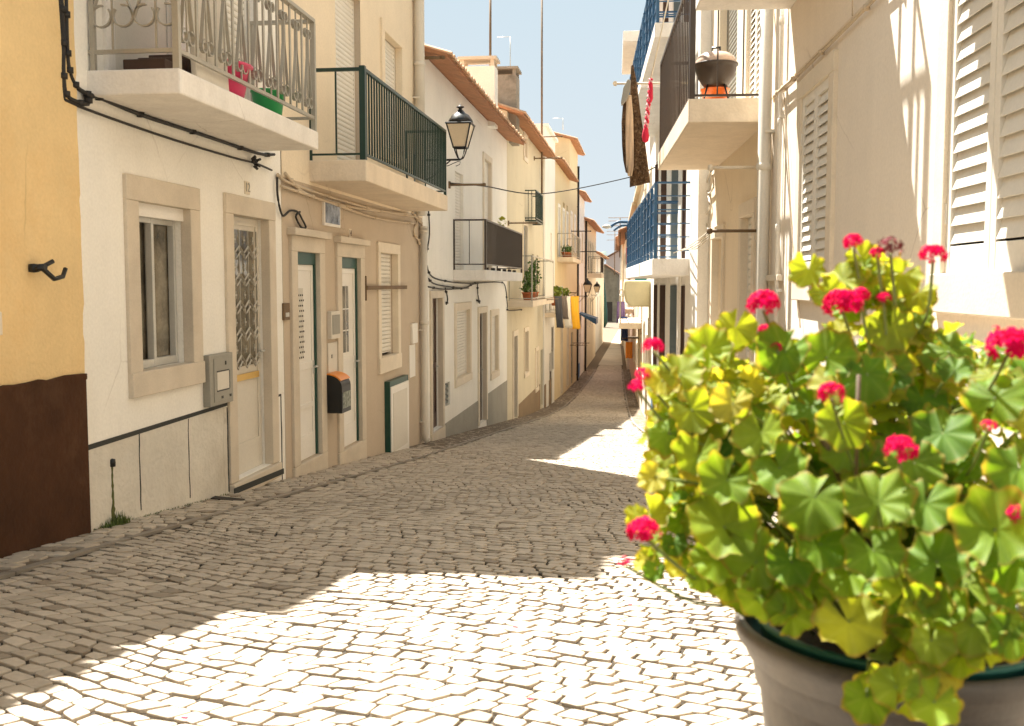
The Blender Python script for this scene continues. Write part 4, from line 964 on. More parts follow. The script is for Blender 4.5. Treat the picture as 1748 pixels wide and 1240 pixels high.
P0.z = zl; A = Vector((-3.4, 34.6, at(933, 508, 34.6).z)); 
def lx(px, py, Y, x): 
    """point on the plane x = const"""
    rx, ry, rz = ray(px, py); k = x / rx; return Vector((x, ry * k, rz * k))
c0, c1 = lx(935, 512, 0, -2.75), lx(985, 500, 0, -2.75)
t = MB(); t.tube([c0, (c0 + c1) / 2 - Vector((0, 0, .08)), c1], .012, 5)
for c in (c0, c1): t.tube([Vector((-3.4, c.y, c.z)), c], .02, 5)
solo(t, 'clothes_line', 'rust', 'clothes line on two iron arms over the left pavement', 'clothes line', c0)
for px, y1, m, w, lab, kk in ((953, 560, 'darkc', .5, 'charcoal cloth on the left clothes line, nearest to the planted balcony', 1), (962, 545, 'mudc', .45, 'taupe cloth between the charcoal and yellow ones on the left clothes line', 2), (968, 560, 'whitec', .5, 'white cloth hanging beside the yellow one on the left clothes line', 3), (981, 562, 'yellowc', 1.1, 'long bright yellow cloth hanging over the left pavement', 4)):
    if m == 'mudc': M['mudc'] = mat('taupe_cloth', (.16, .13, .11), rough=.9)
    p = lx(px, 506, 0, -2.75); q = lx(px, y1, 0, -2.75); cloth('hanging_cloth', m, lab, p, w * (1.5 if m != 'yellowc' else .85), p.z - q.z, (.25, 1, 0) if m != 'yellowc' else (.3, 1, 0), seed=kk, taper=.6, wav=.09, lean=(.25, 0), group='laundry on the left clothes line')
for px, lab in ((949, 'trailing plant in an orange pot hung beside the clothes line, the nearer one'), (960, 'trailing plant in an orange pot hung beside the clothes line, the farther one')):
    p = lx(px, 522, 0, -2.95); potplant(p, .2, .3, lab, 'terra', mat('bright_leaf', (.22, .28, .04), rough=.6, bump=0), n=110, sz=.1, sq=.7)
# small shelves / grids on the far left
for (u, z, lab) in ((47.2, at(975, 590, 47).z, 'wire drying rack folded out from the narrow golden house'),):
    t = MB(); it = None
    for i in range(5): t.tube([h6b.W(u, -.1 - i * .15, z), h6b.W(u + 1.8, -.1 - i * .15, z)], .012, 4)
    for k_ in (0, 1.8): t.tube([h6b.W(u + k_, 0, z), h6b.W(u + k_, -.8, z)], .015, 4)
    solo(t, 'drying_rack', 'rust', lab, 'drying rack', h6b.W(u, 0, z))
# blue awning with red bundle
u = 53.5; z = at(992, 545, 53).z; t = MB(); t.v = [tuple(h7.W(*q)) for q in ((u, 0, z + .3), (u + 2.2, 0, z + .3), (u + 2.2, -.9, z), (u, -.9, z), (u, -.9, z - .3), (u + 2.2, -.9, z - .3), (u, 0, z + .25), (u + 2.2, 0, z + .25))]
t.f = [(0, 1, 2, 3), (3, 2, 5, 4), (0, 3, 4, 6), (1, 2, 5, 7)]; t.sm = [False] * 4; solo(t, 'awning', 'blue', 'small blue awning over a door of the far white house', 'awning', h7.W(u, 0, z))

# ---- street lamps
def lamp(loc, arm, wallx, lab, sc=1.0, group='wall lanterns along the left row', nparts=True):
    """four-sided lantern; loc = bottom centre of the lantern body; arm reaches back to the wall"""
    o = thing('street_lamp', lab, 'street lamp', loc, group=group); q = D2R(45); S = sc; K = math.sqrt(2)
    t = MB(); t.lathe((0, 0, 0), [(.075 * K * S, 0), (.145 * K * S, .27 * S)], 4, smooth=False, rot=q); t.build('glass', LAMPG, o)
    t = MB()
    for i in range(4):
        a = q + i * math.pi / 2; ca, sa = math.cos(a) * K, math.sin(a) * K
        t.tube([(.077 * S * ca, .077 * S * sa, -.005 * S), (.148 * S * ca, .148 * S * sa, .275 * S)], .010 * S, 5)
        t.tube([(.07 * S * ca, .07 * S * sa, 0), (.055 * S * ca, .055 * S * sa, -.06 * S), (.03 * S * ca, .03 * S * sa, -.13 * S), (0, 0, -.15 * S)], .008 * S, 5)
    t.lathe((0, 0, -.012 * S), [(.085 * K * S, 0), (.085 * K * S, .014 * S), (.07 * K * S, .016 * S), (.07 * K * S, .0 * S)], 4, smooth=False, rot=q)
    t.lathe((0, 0, .272 * S), [(.158 * K * S, 0), (.165 * K * S, .012 * S), (.158 * K * S, .022 * S), (.11 * K * S, .03 * S)], 4, smooth=False, rot=q)
    t.build('frame', 'black', o)
    t = MB(); t.lathe((0, 0, .295 * S), [(.115 * K * S, 0), (.105 * K * S, .04 * S), (.075 * K * S, .10 * S), (.045 * K * S, .125 * S), (.03 * K * S, .15 * S), (.03 * S, .165 * S)], 8, rot=q, smooth=True)
    t.lathe((0, 0, .455 * S), [(.025 * S, 0), (.02 * S, .02 * S), (.05 * S, .035 * S), (.045 * S, .045 * S), (.012 * S, .05 * S), (.008 * S, .075 * S), (.001, .08 * S)], 10)
    t.build('cap', 'black', o)
    t = MB(); ax = wallx - loc[0]
    t.tube([(0, 0, -.15 * S), (ax, 0, -.15 * S)], .014 * S, 6); t.tube([(ax, 0, -.45 * S), (ax * .6, 0, -.36 * S), (ax * .3, 0, -.2 * S), (ax * .2, 0, -.15 * S)], .009 * S, 6)
    P = [(ax * (.2 + .2 * math.cos(s_ * .6)), 0, (-.2 - .03 * math.sin(s_ * 1.1)) * S) for s_ in range(8)]; t.tube(P, .005 * S, 5)
    t.box(ax - .005 if ax > 0 else ax, ax + .012 if ax < 0 else ax + .005, -.04 * S, .04 * S, -.5 * S, -.08 * S); t.build('bracket', 'black', o); return o
LAMPG = mat('lantern_glass', (.66, .55, .40), rough=.3, bump=0, noise=.05)
p = at(786, 252, 15.0); lamp(p, 1, -3.4, 'large black wall lantern on a bracket in front of the long white house', 1.18)
for px, py, Y, lab in ((1003, 499, 50, 'small far black wall lantern, left of the distant pair'), (1019, 499, 66, 'small far black wall lantern, right of the distant pair'), (1019, 488, 82, 'tiny black lantern farthest down the street')):
    p = at(px, py, Y); lamp(p, 1, -3.4 if Y < 70 else -3.9, lab, 1.3)
# cable across the street
P0, P1, P2, P3 = h3.W(17.6, -.05, h3.P(770, 316)[1]), at(826, 318, 19.5), at(926, 331, 21.5), at(1070, 304, 22.5)
P4 = at(1118, 286, 23.4)
t = MB(); t.tube(smooth_pts([P0, P1, P2, P3, P4], 8), .012, 6); solo(t, 'street_cable', 'cable', 'black cable sagging across the street below the sky', 'cable', P0)
# ================================================================== RIGHT ROW
r1 = House('shuttered_house', 'cream house with two louvred shutter windows behind the geranium', 'R', -4.0, 9.22, 5.2, 'right')
def surR(h, b, **k): return h.surround(b, **k)
w = r1.hole((3.77, 4.77, .04, 1.62), .05); r1.surround(w, w=.13, m='stone2', proud=.03, wb=.17); r1.louvre(w, d=-.012, pitch=.078, bot=.12, fw=.055)
w = r1.hole((7.0, 7.88, .035, 1.36), .05); r1.surround(w, w=.13, m='stone2', proud=.03, wb=.16); r1.louvre(w, d=-.012, pitch=.07, bot=.12, fw=.05)
w = r1.hole((0.2, 1.2, .04, 1.62), .05); r1.surround(w, w=.13, m='stone2'); r1.louvre(w, d=-.012)
r1.wall()
r1.part(r1.mb().box(-4.1, 9.22, -.2, 6.2, 5.201, 5.3), 'roof', 'tile')
# string course with cables, sills, lower panelled base
t = r1.mb(); t.box(-4, 9.2, -.012, 0, 1.585, 1.60); r1.part(t, 'string_course', 'slabc')
t = r1.mb(); t.box(-4, 9.2, -.03, 0.002, r1.base - .3, -.62); r1.part(t, 'plinth', 'stone2', bevel=.01)
t = r1.mb(); t.box(8.55, 9.2, -.05, 0.0, .02, .07); r1.part(t, 'ledge', 'stone2', bevel=.006)
for (a, b_) in ((6.25, 8.5), (1.5, 5.12)):
    sl = r1.balcony(a, b_, 2.16, 2.36, .74, 'slab'); r1.bars(sl, a, b_, 2.36, 3.35, .74, 'wood', pitch=.13, bw=.02, low=.08)
pipe(r1, 9.12, gz(9.1) + .05, 5.1, 'pvcd', .055, (3.0, 1.0), name='drainpipe')
pipe(r1, 8.62, gz(8.6) + .05, 5.1, 'pvc', .018, (2.1, 1.3, .45), name='conduit', foot=False)
cable(r1, [[(1326, 160, -.03), (1365, 126, -.03), (1430, 62, -.03), (1490, 2, -.03), (1530, -38, -.03)], [(1322, 165, -.05), (1340, 146, -.05), (1362, 130, -.04)]], 'cablew', 'beige cable clipped under the string course of the shuttered house', r=.010, clips=6)
cable(r1, [[(1455, -40), (1455, 28)]], 'cablew', 'thin vertical cable above the far shuttered window', r=.004)
cable(r1, [[(1338, 160, -.02), (1345, 260, -.02), (1352, 400, -.02), (1362, 500, -.02), (1366, 560, -.02)]], 'cablew', 'slack thin cable hanging beside the far shuttered window', r=.005)

r2 = House('barbecue_house', 'sand coloured house whose balcony carries a kettle barbecue', 'R', 9.24, 13.6, 7.0, 'right2')
b = (9.75, 10.55, 1.64, 3.7); r2.hole(b, .08); r2.surround(b, w=.1, m='stone2', sill=False); r2.louvre(b, d=.0, pitch=.06, fw=.05)
b = (11.4, 12.9, 1.64, 3.7); r2.hole(b, .16); r2.roller(b, d=.1, m='box')
b = r2.box(1269, 372, 1285, 560); b = r2.hole((b[0], b[1], -1.0, b[3]), .12); r2.surround(b, w=.14, m='stone2'); r2.roller(b, d=.06, pitch=.075)
b = r2.hole((12.2, 13.1, gz(13) + .12, .55), .2); r2.surround(b, w=.14, m='stone2', sill=False); r2.door(b, d=.12, m='pvcd')
r2.wall(); r2.part(r2.mb().box(9.2, 13.65, -.3, 6.2, 7.001, 7.1), 'roof', 'tile')
s2 = r2.balcony(9.38, 13.22, 1.42, 1.63, .70, 'slabc'); rr = r2.bars(s2, 9.38, 13.22, 1.63, 2.75, .70, 'wood', pitch=.16, bw=.012, flat=.012, side_pitch=.2, low=.02, top=.035, inset=.03)
t = r2.mb(); t.box(9.385, 9.435, -.695, -.645, 1.632, 2.78); t.build('corner_post', 'wood', rr)
for y_, lab in ((283, 'upper pale rod on the sand coloured house under the barbecue balcony'), (393, 'lower rod with loose cords on the sand coloured house')):
    u, z = r2.P(1303, y_); rod(r2, 9.55, at(1290, y_, 9.4).z, .48, lab, .016, 'stone2' if y_ < 300 else 'rust')
e0 = r2.W(9.55, -.48, at(1290, 393, 9.4).z)
t = MB()
for i in range(4):
    q = at(1150 + 8 * i, 432 - 3 * i, 14.9); t.tube(smooth_pts([e0 + Vector((0, 0, -.02 * i)), (e0 + q) / 2 - Vector((0, 0, .03 + .02 * i)), q], 6), .006, 5)
solo(t, 'washing_line', 'rope', 'loose pale cords strung from the rod to the blue balcony', 'cord', e0)
cable(r2, [[(1296, 208, -.02), (1265, 240, -.02), (1213, 294, -.02)]], 'cable', 'dark cable along the wall under the barbecue balcony', r=.008)
cable(r2, [[(1212, 292, -.03), (1206, 320, -.03), (1212, 350, -.03), (1204, 372, -.03), (1210, 395, -.03)], [(1216, 300, -.03), (1218, 320, -.03), (1208, 330, -.03), (1200, 305, -.03)]], 'pvcd', 'tangle of pale cables at the house corner above the cords', r=.012)

# kettle barbecue on the balcony
c = at(1221, 166, 9.78); c.z = 1.632; bb = thing('barbecue', 'dark kettle barbecue with a pale lid standing on the balcony', 'barbecue', c)
t = MB(); t.lathe((0, 0, .17), [(.001, 0), (.10, .0), (.125, .03), (.16, .08), (.185, .15), (.192, .19), (.205, .195), (.205, .21), (.185, .212)], 24, cap=False); t.build('bowl', 'wood', bb)
t = MB(); t.lathe((0, 0, .384), [(.192, 0), (.19, .015), (.165, .06), (.12, .09), (.06, .105), (.001, .108)], 24, cap=False); t.build('lid', mat('faded_lid_enamel', (.50, .36, .27), rough=.4, noise=.5, scale=8, bump=0), bb)
t = MB(); t.tube([(-.035, 0, .48), (-.035, 0, .53), (.035, 0, .53), (.035, 0, .48)], .013, 8); t.build('handle', 'black', bb)
for a in range(4): aa = D2R(45 + 90 * a); t = MB(); t.tube([(.1 * math.cos(aa), .1 * math.sin(aa), .2), (.17 * math.cos(aa), .17 * math.sin(aa), 0)], .009, 6); t.build('leg', 'black', bb)
t = MB(); t.lathe((0, 0, .0), [(.001, 0), (.10, 0), (.13, .14), (.137, .145), (.125, .14), (.09, .01), (.001, .01)], 20, cap=False); o = solo(t, 'bowl', 'orange2', 'bright orange bowl under the kettle barbecue', 'bowl', (0, 0, 0)); o.location = c + Vector((.0, .03, .012))

r3 = House('blue_balcony_house', 'white house with long blue railed balconies on the right', 'R', 13.62, 25.0, 10.5, 'white2', off=.0)
M['whitef'] = mat('white_window_frame', (.8, .77, .7), rough=.5)
for zb_, zt_ in ((None, -.02), (.36, 2.75), (3.6, 5.9), (6.8, 9)):
    for (u0, u1) in ((15.75, 17.3), (18.3, 19.5), (20.9, 22.2), (23.2, 24.2)):
        b = (u0, u1, gz(u1) + .12 if zb_ is None else zb_, zt_); r3.hole(b, .5); r3.casement(b, d=.4, fr='whitef', gl='dark', w=.07)
        t = r3.mb(); t.box(u1 - .05, u1 - .006, -.02, .38, b[2] + .02, b[3] - .02); t.box(u1 - .35, u1 - .30, -.0, .36, b[2] + .02, b[3] - .02) if u0 < 17 else None
        r3.part(t, 'recess_shade_leaf', 'darkwood' if u0 < 17 or u0 > 20 else 'bluegrey')  # dark leaf added so the white recess reads as shaded
r3.wall()
t = r3.mb(); t.box(13.7, 15.35, -.14, 0, r3.base - .3, 10.4); r3.part(t, 'pilaster', 'white2', bevel=.01)
pipe(r3, 15.5, gz(15.5), 10.3, 'pvcd', .05, (3, 0))
for px in range(3):
    u0, u1 = ((17.45, 17.9), (19.65, 20.3), (22.35, 22.8))[px]; t = r3.mb(); t.box(u0, u1, -.03, 0, r3.base - .3, 10.3); r3.part(t, 'pilaster', 'white2')
t = r3.mb(); 
for (u0, u1) in ((17.92, 18.28), (20.32, 20.88), (22.82, 23.18), (24.22, 24.99)): t.box(u0, u1, -.012, 0.002, r3.base - .3, gz(u0) + .85)
r3.part(t, 'dado', 'blued')
def blue_rail(h, slab, u0, u1, zb, zt, dep, nh=5):
    f = h.mb(); yf = -dep + .04; a, b = u0 + .03, u1 - .03
    for k in range(nh + 1):
        z = zb + .12 + (zt - zb - .12) * k / nh; th = .028 if k == nh else .016
        f.box(a, b, yf - th / 2, yf + th / 2, z - th, z); 
        for e in (a, b): f.box(e - th / 2, e + th / 2, yf + th / 2 + .001, 0, z - th, z)
    n = int((b - a) / .95) + 1
    for k in range(n + 1):
        u = a + (b - a) * k / n; f.box(u - .02, u + .02, yf - .022, yf + .022, zb, zt - .03)
    m_ = int((b - a) / .28)
    for k in range(m_):
        if k % 4 == 3: continue
        u = a + (b - a) * (k + .5) / m_; f.box(u - .085, u + .085, yf + .008, yf + .016, zb + .14, zt - .12)
    return f.build('railing', 'blue', slab)
for (u0, u1) in ((14.75, 18.2), (18.45, 24.5)):
    for (za, zb_, zt_) in ((.11, .35, 1.43), (3.42, 3.62, 4.65), (6.6, 6.8, 7.85)):
        s3 = r3.balcony(u0, u1, za, zb_, .66, 'slab'); blue_rail(r3, s3, u0, u1, zb_, zt_, .66)
        t = r3.mb(); t.box(u0 - .02, u1 + .02, -.68, -.0, zb_ - .028, zb_ + .004) if False else None
r4 = House('tall_cream_house', 'tall cream house beyond the blue balconies', 'R', 25.02, 33.0, 6.2, 'right', off=0)
def rsimple(h, lst, kind='c', fr='whitef'):
    for (u0, u1, z0, z1) in lst:
        b = (u0, u1, z0, z1); h.hole(b, .14); h.surround(b, w=.1, m='stone2', sill=z0 > gz(u0) + .5)
        if kind == 'c': h.casement(b, d=.09, fr=fr)
        elif kind == 'r': h.roller(b, d=.08, pitch=.1)
        else: h.door(b, d=.1, m='wood', handle=False)
rsimple(r4, [(26.0, 27, -2.6, -1.0), (30.5, 31.5, -2.8, -1.2), (26, 27, 1.2, 2.8), (30.5, 31.5, 1.2, 2.8)], 'r'); rsimple(r4, [(28.2, 29.1, gz(29) + .1, -1.5)], 'd')
r4.wall(); s4 = r4.balcony(25.1, 29, 5.75, 6.0, .75, 'slab')
r5 = House('low_sand_house', 'sand coloured two storey house with a railed roof terrace', 'R', 33.02, 44.0, 3.4, 'right2')
rsimple(r5, [(34, 35, -3.2, -1.8), (38, 39, -3.2, -1.8), (42, 43, -3.2, -1.8), (34, 35, .6, 2.2), (38, 39, .6, 2.2), (42, 43, .6, 2.2)], 'r'); rsimple(r5, [(36.2, 37.1, gz(37) + .1, -2.3), (40.2, 41.1, gz(41) + .1, -2.4)], 'd')
r5.wall(); t = r5.mb()
for z in (3.9, 4.4): t.tube([(33.1, -.05, z), (43.9, -.05, z)], .03, 5); t.tube([(33.1, -.05, z), (33.1, 3, z)], .03, 5)
for i in range(10): t.tube([(33.1 + i * 1.2, -.05, 3.4), (33.1 + i * 1.2, -.05, 4.4)], .025, 5)
r5.part(t, 'terrace_railing', 'silver'); r5.part(r5.mb().box(33, 44.02, -.15, 6.1, 3.401, 3.5), 'parapet', 'right2')
s5 = r5.balcony(34, 39, -1.5, -1.3, .75, 'slabc'); r5.bars(s5, 34, 39, -1.3, -.4, .75, 'silver', pitch=.3)
r6 = House('pink_house', 'pinkish house with a terracotta roof halfway down the right row', 'R', 44.02, 60, 3.3, plaster('faded_pink_plaster', (.70, .50, .40)))
rsimple(r6, [(46 + 4 * i, 47 + 4 * i, z, z + 1.5) for i in range(4) for z in (-3.4, .4)], 'c'); r6.wall(); r6.part(r6.mb().box(44, 60.01, -.2, 6.1, 3.301, 3.42), 'parapet', 'cream')
s6 = r6.balcony(48, 52, -1.4, -1.2, .7, 'slabc'); r6.bars(s6, 48, 52, -1.2, -.3, .7, 'silver', pitch=.3)
r7 = House('far_right_house', 'cream house with a terracotta roof near the bend on the right', 'R', 60.02, 84, 3.2, 'right', off=.15)
rsimple(r7, [(62 + 5 * i, 63.2 + 5 * i, z, z + 1.6) for i in range(4) for z in (-3.6, .4)], 'c'); r7.wall(gable=1.2); r7.roof(gable=1.2, over=.5, gu=.2)
r8 = House('farthest_right_house', 'pale house with a terracotta roof where the right row bends left', 'R', 84.02, 118, 3.9, 'cream', off=.3)
rsimple(r8, [(88 + 7 * i, 89.5 + 7 * i, z, z + 1.7) for i in range(4) for z in (-3.6, .4)], 'c'); r8.wall(gable=1.4); r8.roof(gable=1.4, over=.5, gu=.3)
# closing house at the far end of the street, faces us
def end_house(name, lab, x0, x1, Y, zt, m, dark=None, gab=1.2):
    zb = gz(Y) - .3; o = thing(name, lab, 'house', ((x0 + x1) / 2, Y, gz(Y))); w = (x1 - x0) / 2; t = MB(); z0 = zb - gz(Y); z1 = zt - gz(Y)
    t.box(-w, w, 0, 8, z0, z1); t.prism([(-w, z1 - .001), (w, z1 - .001), (0, z1 + gab)], 'y', .01, 7.99); t.build('wall', m, o)
    t = MB(); t.prism([(-w - .3, z1 - .05), (0, z1 + gab + .05), (w + .3, z1 - .05), (w + .3, z1 + .1), (0, z1 + gab + .2), (-w - .3, z1 + .1)], 'y', -.3, 8.3); t.build('roof', 'tile', o)
    if dark:
        t = MB(); t.box(-w * .6, w * .6, -.02, .02, .05, z1 * .42); t.build('door', dark, o)
        t = MB(); t.box(-w * .6, w * .0, -.02, .02, z1 * .6, z1 * .85); t.build('window', 'glass', o)
    return o
p = at(1045, 545, 150)
end_house('stone_house', 'dark fronted house closing the far end of the street', -7.0, -3.6, 138, 1.2, plaster('old_stone_wall', (.36, .29, .20), noise=.3), dark='wood')
end_house('pale_end_house', 'pale pink house behind the dark fronted one at the far end', -5.6, -1.5, 150, 3.6, plaster('pale_pink_plaster', (.75, .6, .52)), dark=None)
for i, (px, y0, y1, Y) in enumerate(((1049, 395, 470, 88), (1058, 372, 440, 62))):
    a_, b_ = at(px, y1, Y), at(px, y0, Y); o = thing('antenna_mast', ('spindly roof antenna beyond the blue lamp arm, the farther one', 'spindly roof antenna beyond the blue lamp arm, the nearer one')[i], 'antenna', a_); t = MB(); t.tube([(0, 0, 0), (0, 0, b_.z - a_.z)], .035, 5); t.build('mast', 'rust', o)
    t = MB(); [t.tube([(-.7, 0, (b_.z - a_.z) * f), (.5, 0, (b_.z - a_.z) * f)], .02, 4) for f in (.8, .92, 1)]; t.build('aerial', 'rust', o)
# palm and green pole by the sea
def palm(px, ytop, Y, lab):
    P = at(px, ytop, Y); b = Vector((P.x, Y, gz(Y))); H = P.z - b.z; o = thing('palm_tree', lab, 'tree', b); t = MB()
    t.tube([(0, 0, 0), (.15, 0, H * .5), (0, 0, H)], .28, 8, r1=.16); t.build('trunk', 'rust', o); t = MB()
    for i in range(26):
        a = i * 2.4; el = R_.uniform(-.2, .9); L_ = R_.uniform(1.5, 2.2); prev = None
        for k in range(9):
            s_ = k / 8; r_ = L_ * s_; z = H + r_ * math.sin(el) - 1.1 * s_ * s_ * L_ * .5; c_ = Vector((math.cos(a) * r_ * math.cos(el), math.sin(a) * r_ * math.cos(el), z)); sd = Vector((-math.sin(a), math.cos(a), 0)) * (.32 * (1 - s_ * .8)); dp = Vector((0, 0, -.2 * (1 - s_)))
            if prev and k: t.q([prev[0], prev[1], c_ + sd * .6 + dp, c_]); t.q([prev[0], c_, c_ - sd * .6 + dp, prev[2]])
            prev = (c_, c_ + sd + dp, c_ - sd + dp)
    t.build('crown', LEAF2, o, recalc=False)
palm(1021, 436, 152, 'palm tree standing before the sea at the end of the street')
P = at(1029, 560, 120); b = Vector((P.x, 120, gz(120))); o = thing('parasol', 'closed dark green parasol on a tall pole at the far end of the street', 'parasol', b)
t = MB(); zt_ = at(1029, 445, 120).z - b.z; t.tube([(0, 0, 0), (0, 0, zt_)], .09, 6); t.build('pole', 'green2', o)
t = MB(); z0 = at(1029, 560, 120).z - b.z; t.lathe((0, 0, z0), [(.25, 0), (.55, .6), (.5, 2.2), (.3, 4.2), (.1, 6.2)], 10); t.build('canopy', 'green2', o)

# ivory awning box and teal plate
u0 = 26.0; P = at(1063, 525, 26); z0, z1 = at(1070, 524, 26).z, at(1070, 479, 26).z
it = item(r4, 'awning', 'boxy ivory awning jutting from the wall below the blue balcony', 'awning', u0, 0, z0)
it.part(wprism(r4, [(0, z0), (0, z1), (-.66, z1), (-.68, z1 - .25), (-.62, z0 + .12), (-.5, z0)], u0, u0 + 1.6), 'cover', 'ivory', bevel=.05)
t = wbox(r4, u0 + .1, u0 + .14, -.4, -.1, z1 + .0, z1 + .1); solo(t, 'sign_plate', 'greenp' if False else mat('teal_enamel', (.02, .25, .28), rough=.4), 'small teal plate standing on top of the ivory awning', 'sign', r4.W(u0 + .12, -.25, z1))
# lower folded cabinet under the awning
# rug on a rod beyond the barbecue balcony
Yr = 13.35
A, B = at(1050, 143, Yr), at(1140, 143, Yr); t = MB(); t.tube([A, B + Vector((.25, 0, 0))], .016, 6); t.tube([A + Vector((0, -.03, 0)), A + Vector((0, .03, 0))], .03, 6)
solo(t, 'clothes_rod', 'stone2', 'pale rod sticking out beyond the barbecue balcony with a rug on it', 'rod', A)
def hang_poly(pts, Y, th, name, m, lab, cat, bulge=0.0, sub=None):
    P = [at(x, y, Y) for x, y in pts]; t = MB(); t.prism([(p.x, p.z) for p in P], 'y', Y - th / 2, Y + th / 2)
    o = solo(t, name, m, lab, cat, P[0], bevel=min(th * .3, .02)); return o
RUG = mat('brown_shaggy_rug', (.10, .055, .025), rough=1, noise=.9, scale=30, bump=.8, bscale=70, dirt=(.55, .40, .24), dirt_amt=.5); RUGL = mat('rug_lining', (.72, .55, .38), rough=.95, noise=.15, bump=.3)
o = thing('rug', 'brown shaggy rug with pale lining hanging folded from the pale rod', 'rug', at(1080, 112, Yr)); O = o.location.copy()
def rugpart(pts, y0, th, name, m, par):
    t = MB(); P = [at(x, y, Yr) for x, y in pts]; P = [Vector((p.x, p.z)) for p in P]
    # finely cut sheet with gentle folds
    n = len(pts) // 2; L_, Rr = P[:n], P[n:][::-1]; nv, nu = 24, 6
    def samp(A_, s): s *= (len(A_) - 1); i = min(int(s), len(A_) - 2); return A_[i].lerp(A_[i + 1], s - i)
    for sg in (-1, 1):
        k = len(t.v)
        for j in range(nv + 1):
            a, b = samp(L_, j / nv), samp(Rr, j / nv)
            for i in range(nu + 1):
                q = a.lerp(b, i / nu); e = math.sin(math.pi * i / nu); w_ = .03 * math.sin(i * 1.9 + j * .35) * (j / nv)
                t.v.append((q.x - O.x, Yr + y0 + sg * th / 2 * (.35 + .65 * e) + w_ - O.y, q.y - O.z))
        for j in range(nv):
            for i in range(nu): c_ = k + j * (nu + 1) + i; t.f.append((c_, c_ + 1, c_ + nu + 2, c_ + nu + 1)); t.sm.append(True)
    m1 = (nu + 1) * (nv + 1)
    ring = list(range(nu + 1)) + [j * (nu + 1) + nu for j in range(1, nv + 1)] + [nv * (nu + 1) + i for i in range(nu - 1, -1, -1)] + [j * (nu + 1) for j in range(nv - 1, 0, -1)]
    for a, b in zip(ring, ring[1:] + ring[:1]): t.f.append((a, b, b + m1, a + m1)); t.sm.append(True)
    return t.build(name, m, par)
rugpart([(1077, 114), (1076, 150), (1074, 200), (1074, 260), (1075, 320), (1110, 312), (1102, 250), (1093, 190), (1087, 140), (1081, 112)], -.02, .07, 'pile', RUG, o)
rugpart([(1070, 165), (1068, 200), (1068, 250), (1069, 285), (1072, 302), (1079, 302), (1082, 285), (1082, 250), (1081, 200), (1078, 165)], -.08, .05, 'lining', RUGL, o)
rugpart([(1064, 170), (1061, 210), (1062, 250), (1064, 275), (1068, 295), (1076, 300), (1070, 280), (1069, 250), (1068, 210), (1070, 172)], -.05, .06, 'edge', RUG, o)
hang_poly([(1072, 135), (1064, 150), (1060, 175), (1061, 182), (1070, 172), (1076, 155), (1077, 138)], Yr - .12, .04, 'hanging_cloth', 'box', 'grey cloth slung over the rod beside the rug', 'laundry')
# twisted red and white scarf on a cord
P0, P1 = at(1111, 135, 12.6), at(1101, 240, 12.6); t = MB(); o = thing('scarf', 'twisted red and white cloth hanging from a cord near the rug', 'scarf', P0)
nn = 60
for s_, m_ in ((0, 'red'), (math.pi, 'pinkc')):
    if m_ == 'pinkc': M['pinkc'] = mat('pale_pink_cloth', (.75, .35, .38), rough=.9)
    t = MB(); pts = [(P1 - P0) * (i / nn) + Vector((.017 * math.cos(i * .75 + s_), .013 * math.sin(i * .75 + s_), 0)) for i in range(nn + 1)]
    t.tube(pts, .011, 6, r1=.016); t.build('strand', m_, o)
t = MB(); q = P1 - P0; t.lathe((q.x * .9, q.y, q.z - .03), [(.001, 0), (.035, .02), (.045, .08), (.03, .16), (.01, .2)], 10); t.lathe((0, 0, -.28), [(.01, 0), (.028, .05), (.025, .2), (.012, .29)], 10); t.build('end', 'red', o)
t = MB(); t.tube([P0, at(1142, -5, 11.9)], .008, 5); solo(t, 'rope', 'rope', 'pale cord running up from the twisted red scarf', 'cord', P0)
# blue curved street lamp arm beyond the blue balconies
P = [at(1090, 381, 25), at(1060, 379, 25), at(1050, 382, 25), at(1042, 388, 25)]; o = thing('street_lamp', 'blue curved lamp arm reaching over the street from the blue balconies', 'street lamp', P[0], group=None); O = P[0]
for dz, r_ in ((0, .035), (-.09, .025)): t = MB(); t.tube(smooth_pts([p - O + Vector((.08 * (dz < 0), 0, dz)) for p in P], 6), r_, 8); t.build('arm', 'blue', o)
t = MB(); q = at(1036, 388, 25) - O; t.lathe((q.x, q.y, q.z - .04), [(.02, 0), (.11, .03), (.12, .06), (.05, .10), (.001, .11)], 12); t.build('lamp_head', 'alu', o)
# laundry and small things, far right
for px, y0, y1, w_, m, lab, kk in ((1060, 515, 552, .3, 'purp', 'purple cloth hanging low over the far right pavement', 11), (1066, 541, 582, .25, 'bluec', 'blue cloth hanging beside the purple one on the far right', 12), (1074, 584, 612, .28, 'orange', 'orange cloth on the far right wall above the pavement', 13), (1076, 397, 410, .3, 'darkc', 'dark garment hung high near the lamp arm on the right', 14), (1078, 424, 452, .3, 'red', 'dark red garment hung below the dark one on the far right', 15)):
    Y = 38 if y0 > 500 else 27; p, q = at(px, y0, Y), at(px, y1, Y); cloth('hanging_cloth', m, lab, p, w_, p.z - q.z, (1, .5, 0), seed=kk, taper=1.15 if kk < 13 else .9, wav=.03)
t = MB(); c = at(1072, 578, 37.8)
for i in range(6): t.tube([(c.x - .2, c.y + i * .25, c.z), (c.x + .5, c.y + i * .25, c.z)], .012, 4)
for dx in (-.2, .5): t.tube([(c.x + dx, c.y, c.z), (c.x + dx, c.y + 1.25, c.z)], .014, 4)
solo(t, 'drying_rack', 'rust', 'wire drying rack on the far right wall above the orange cloth', 'drying rack', c)
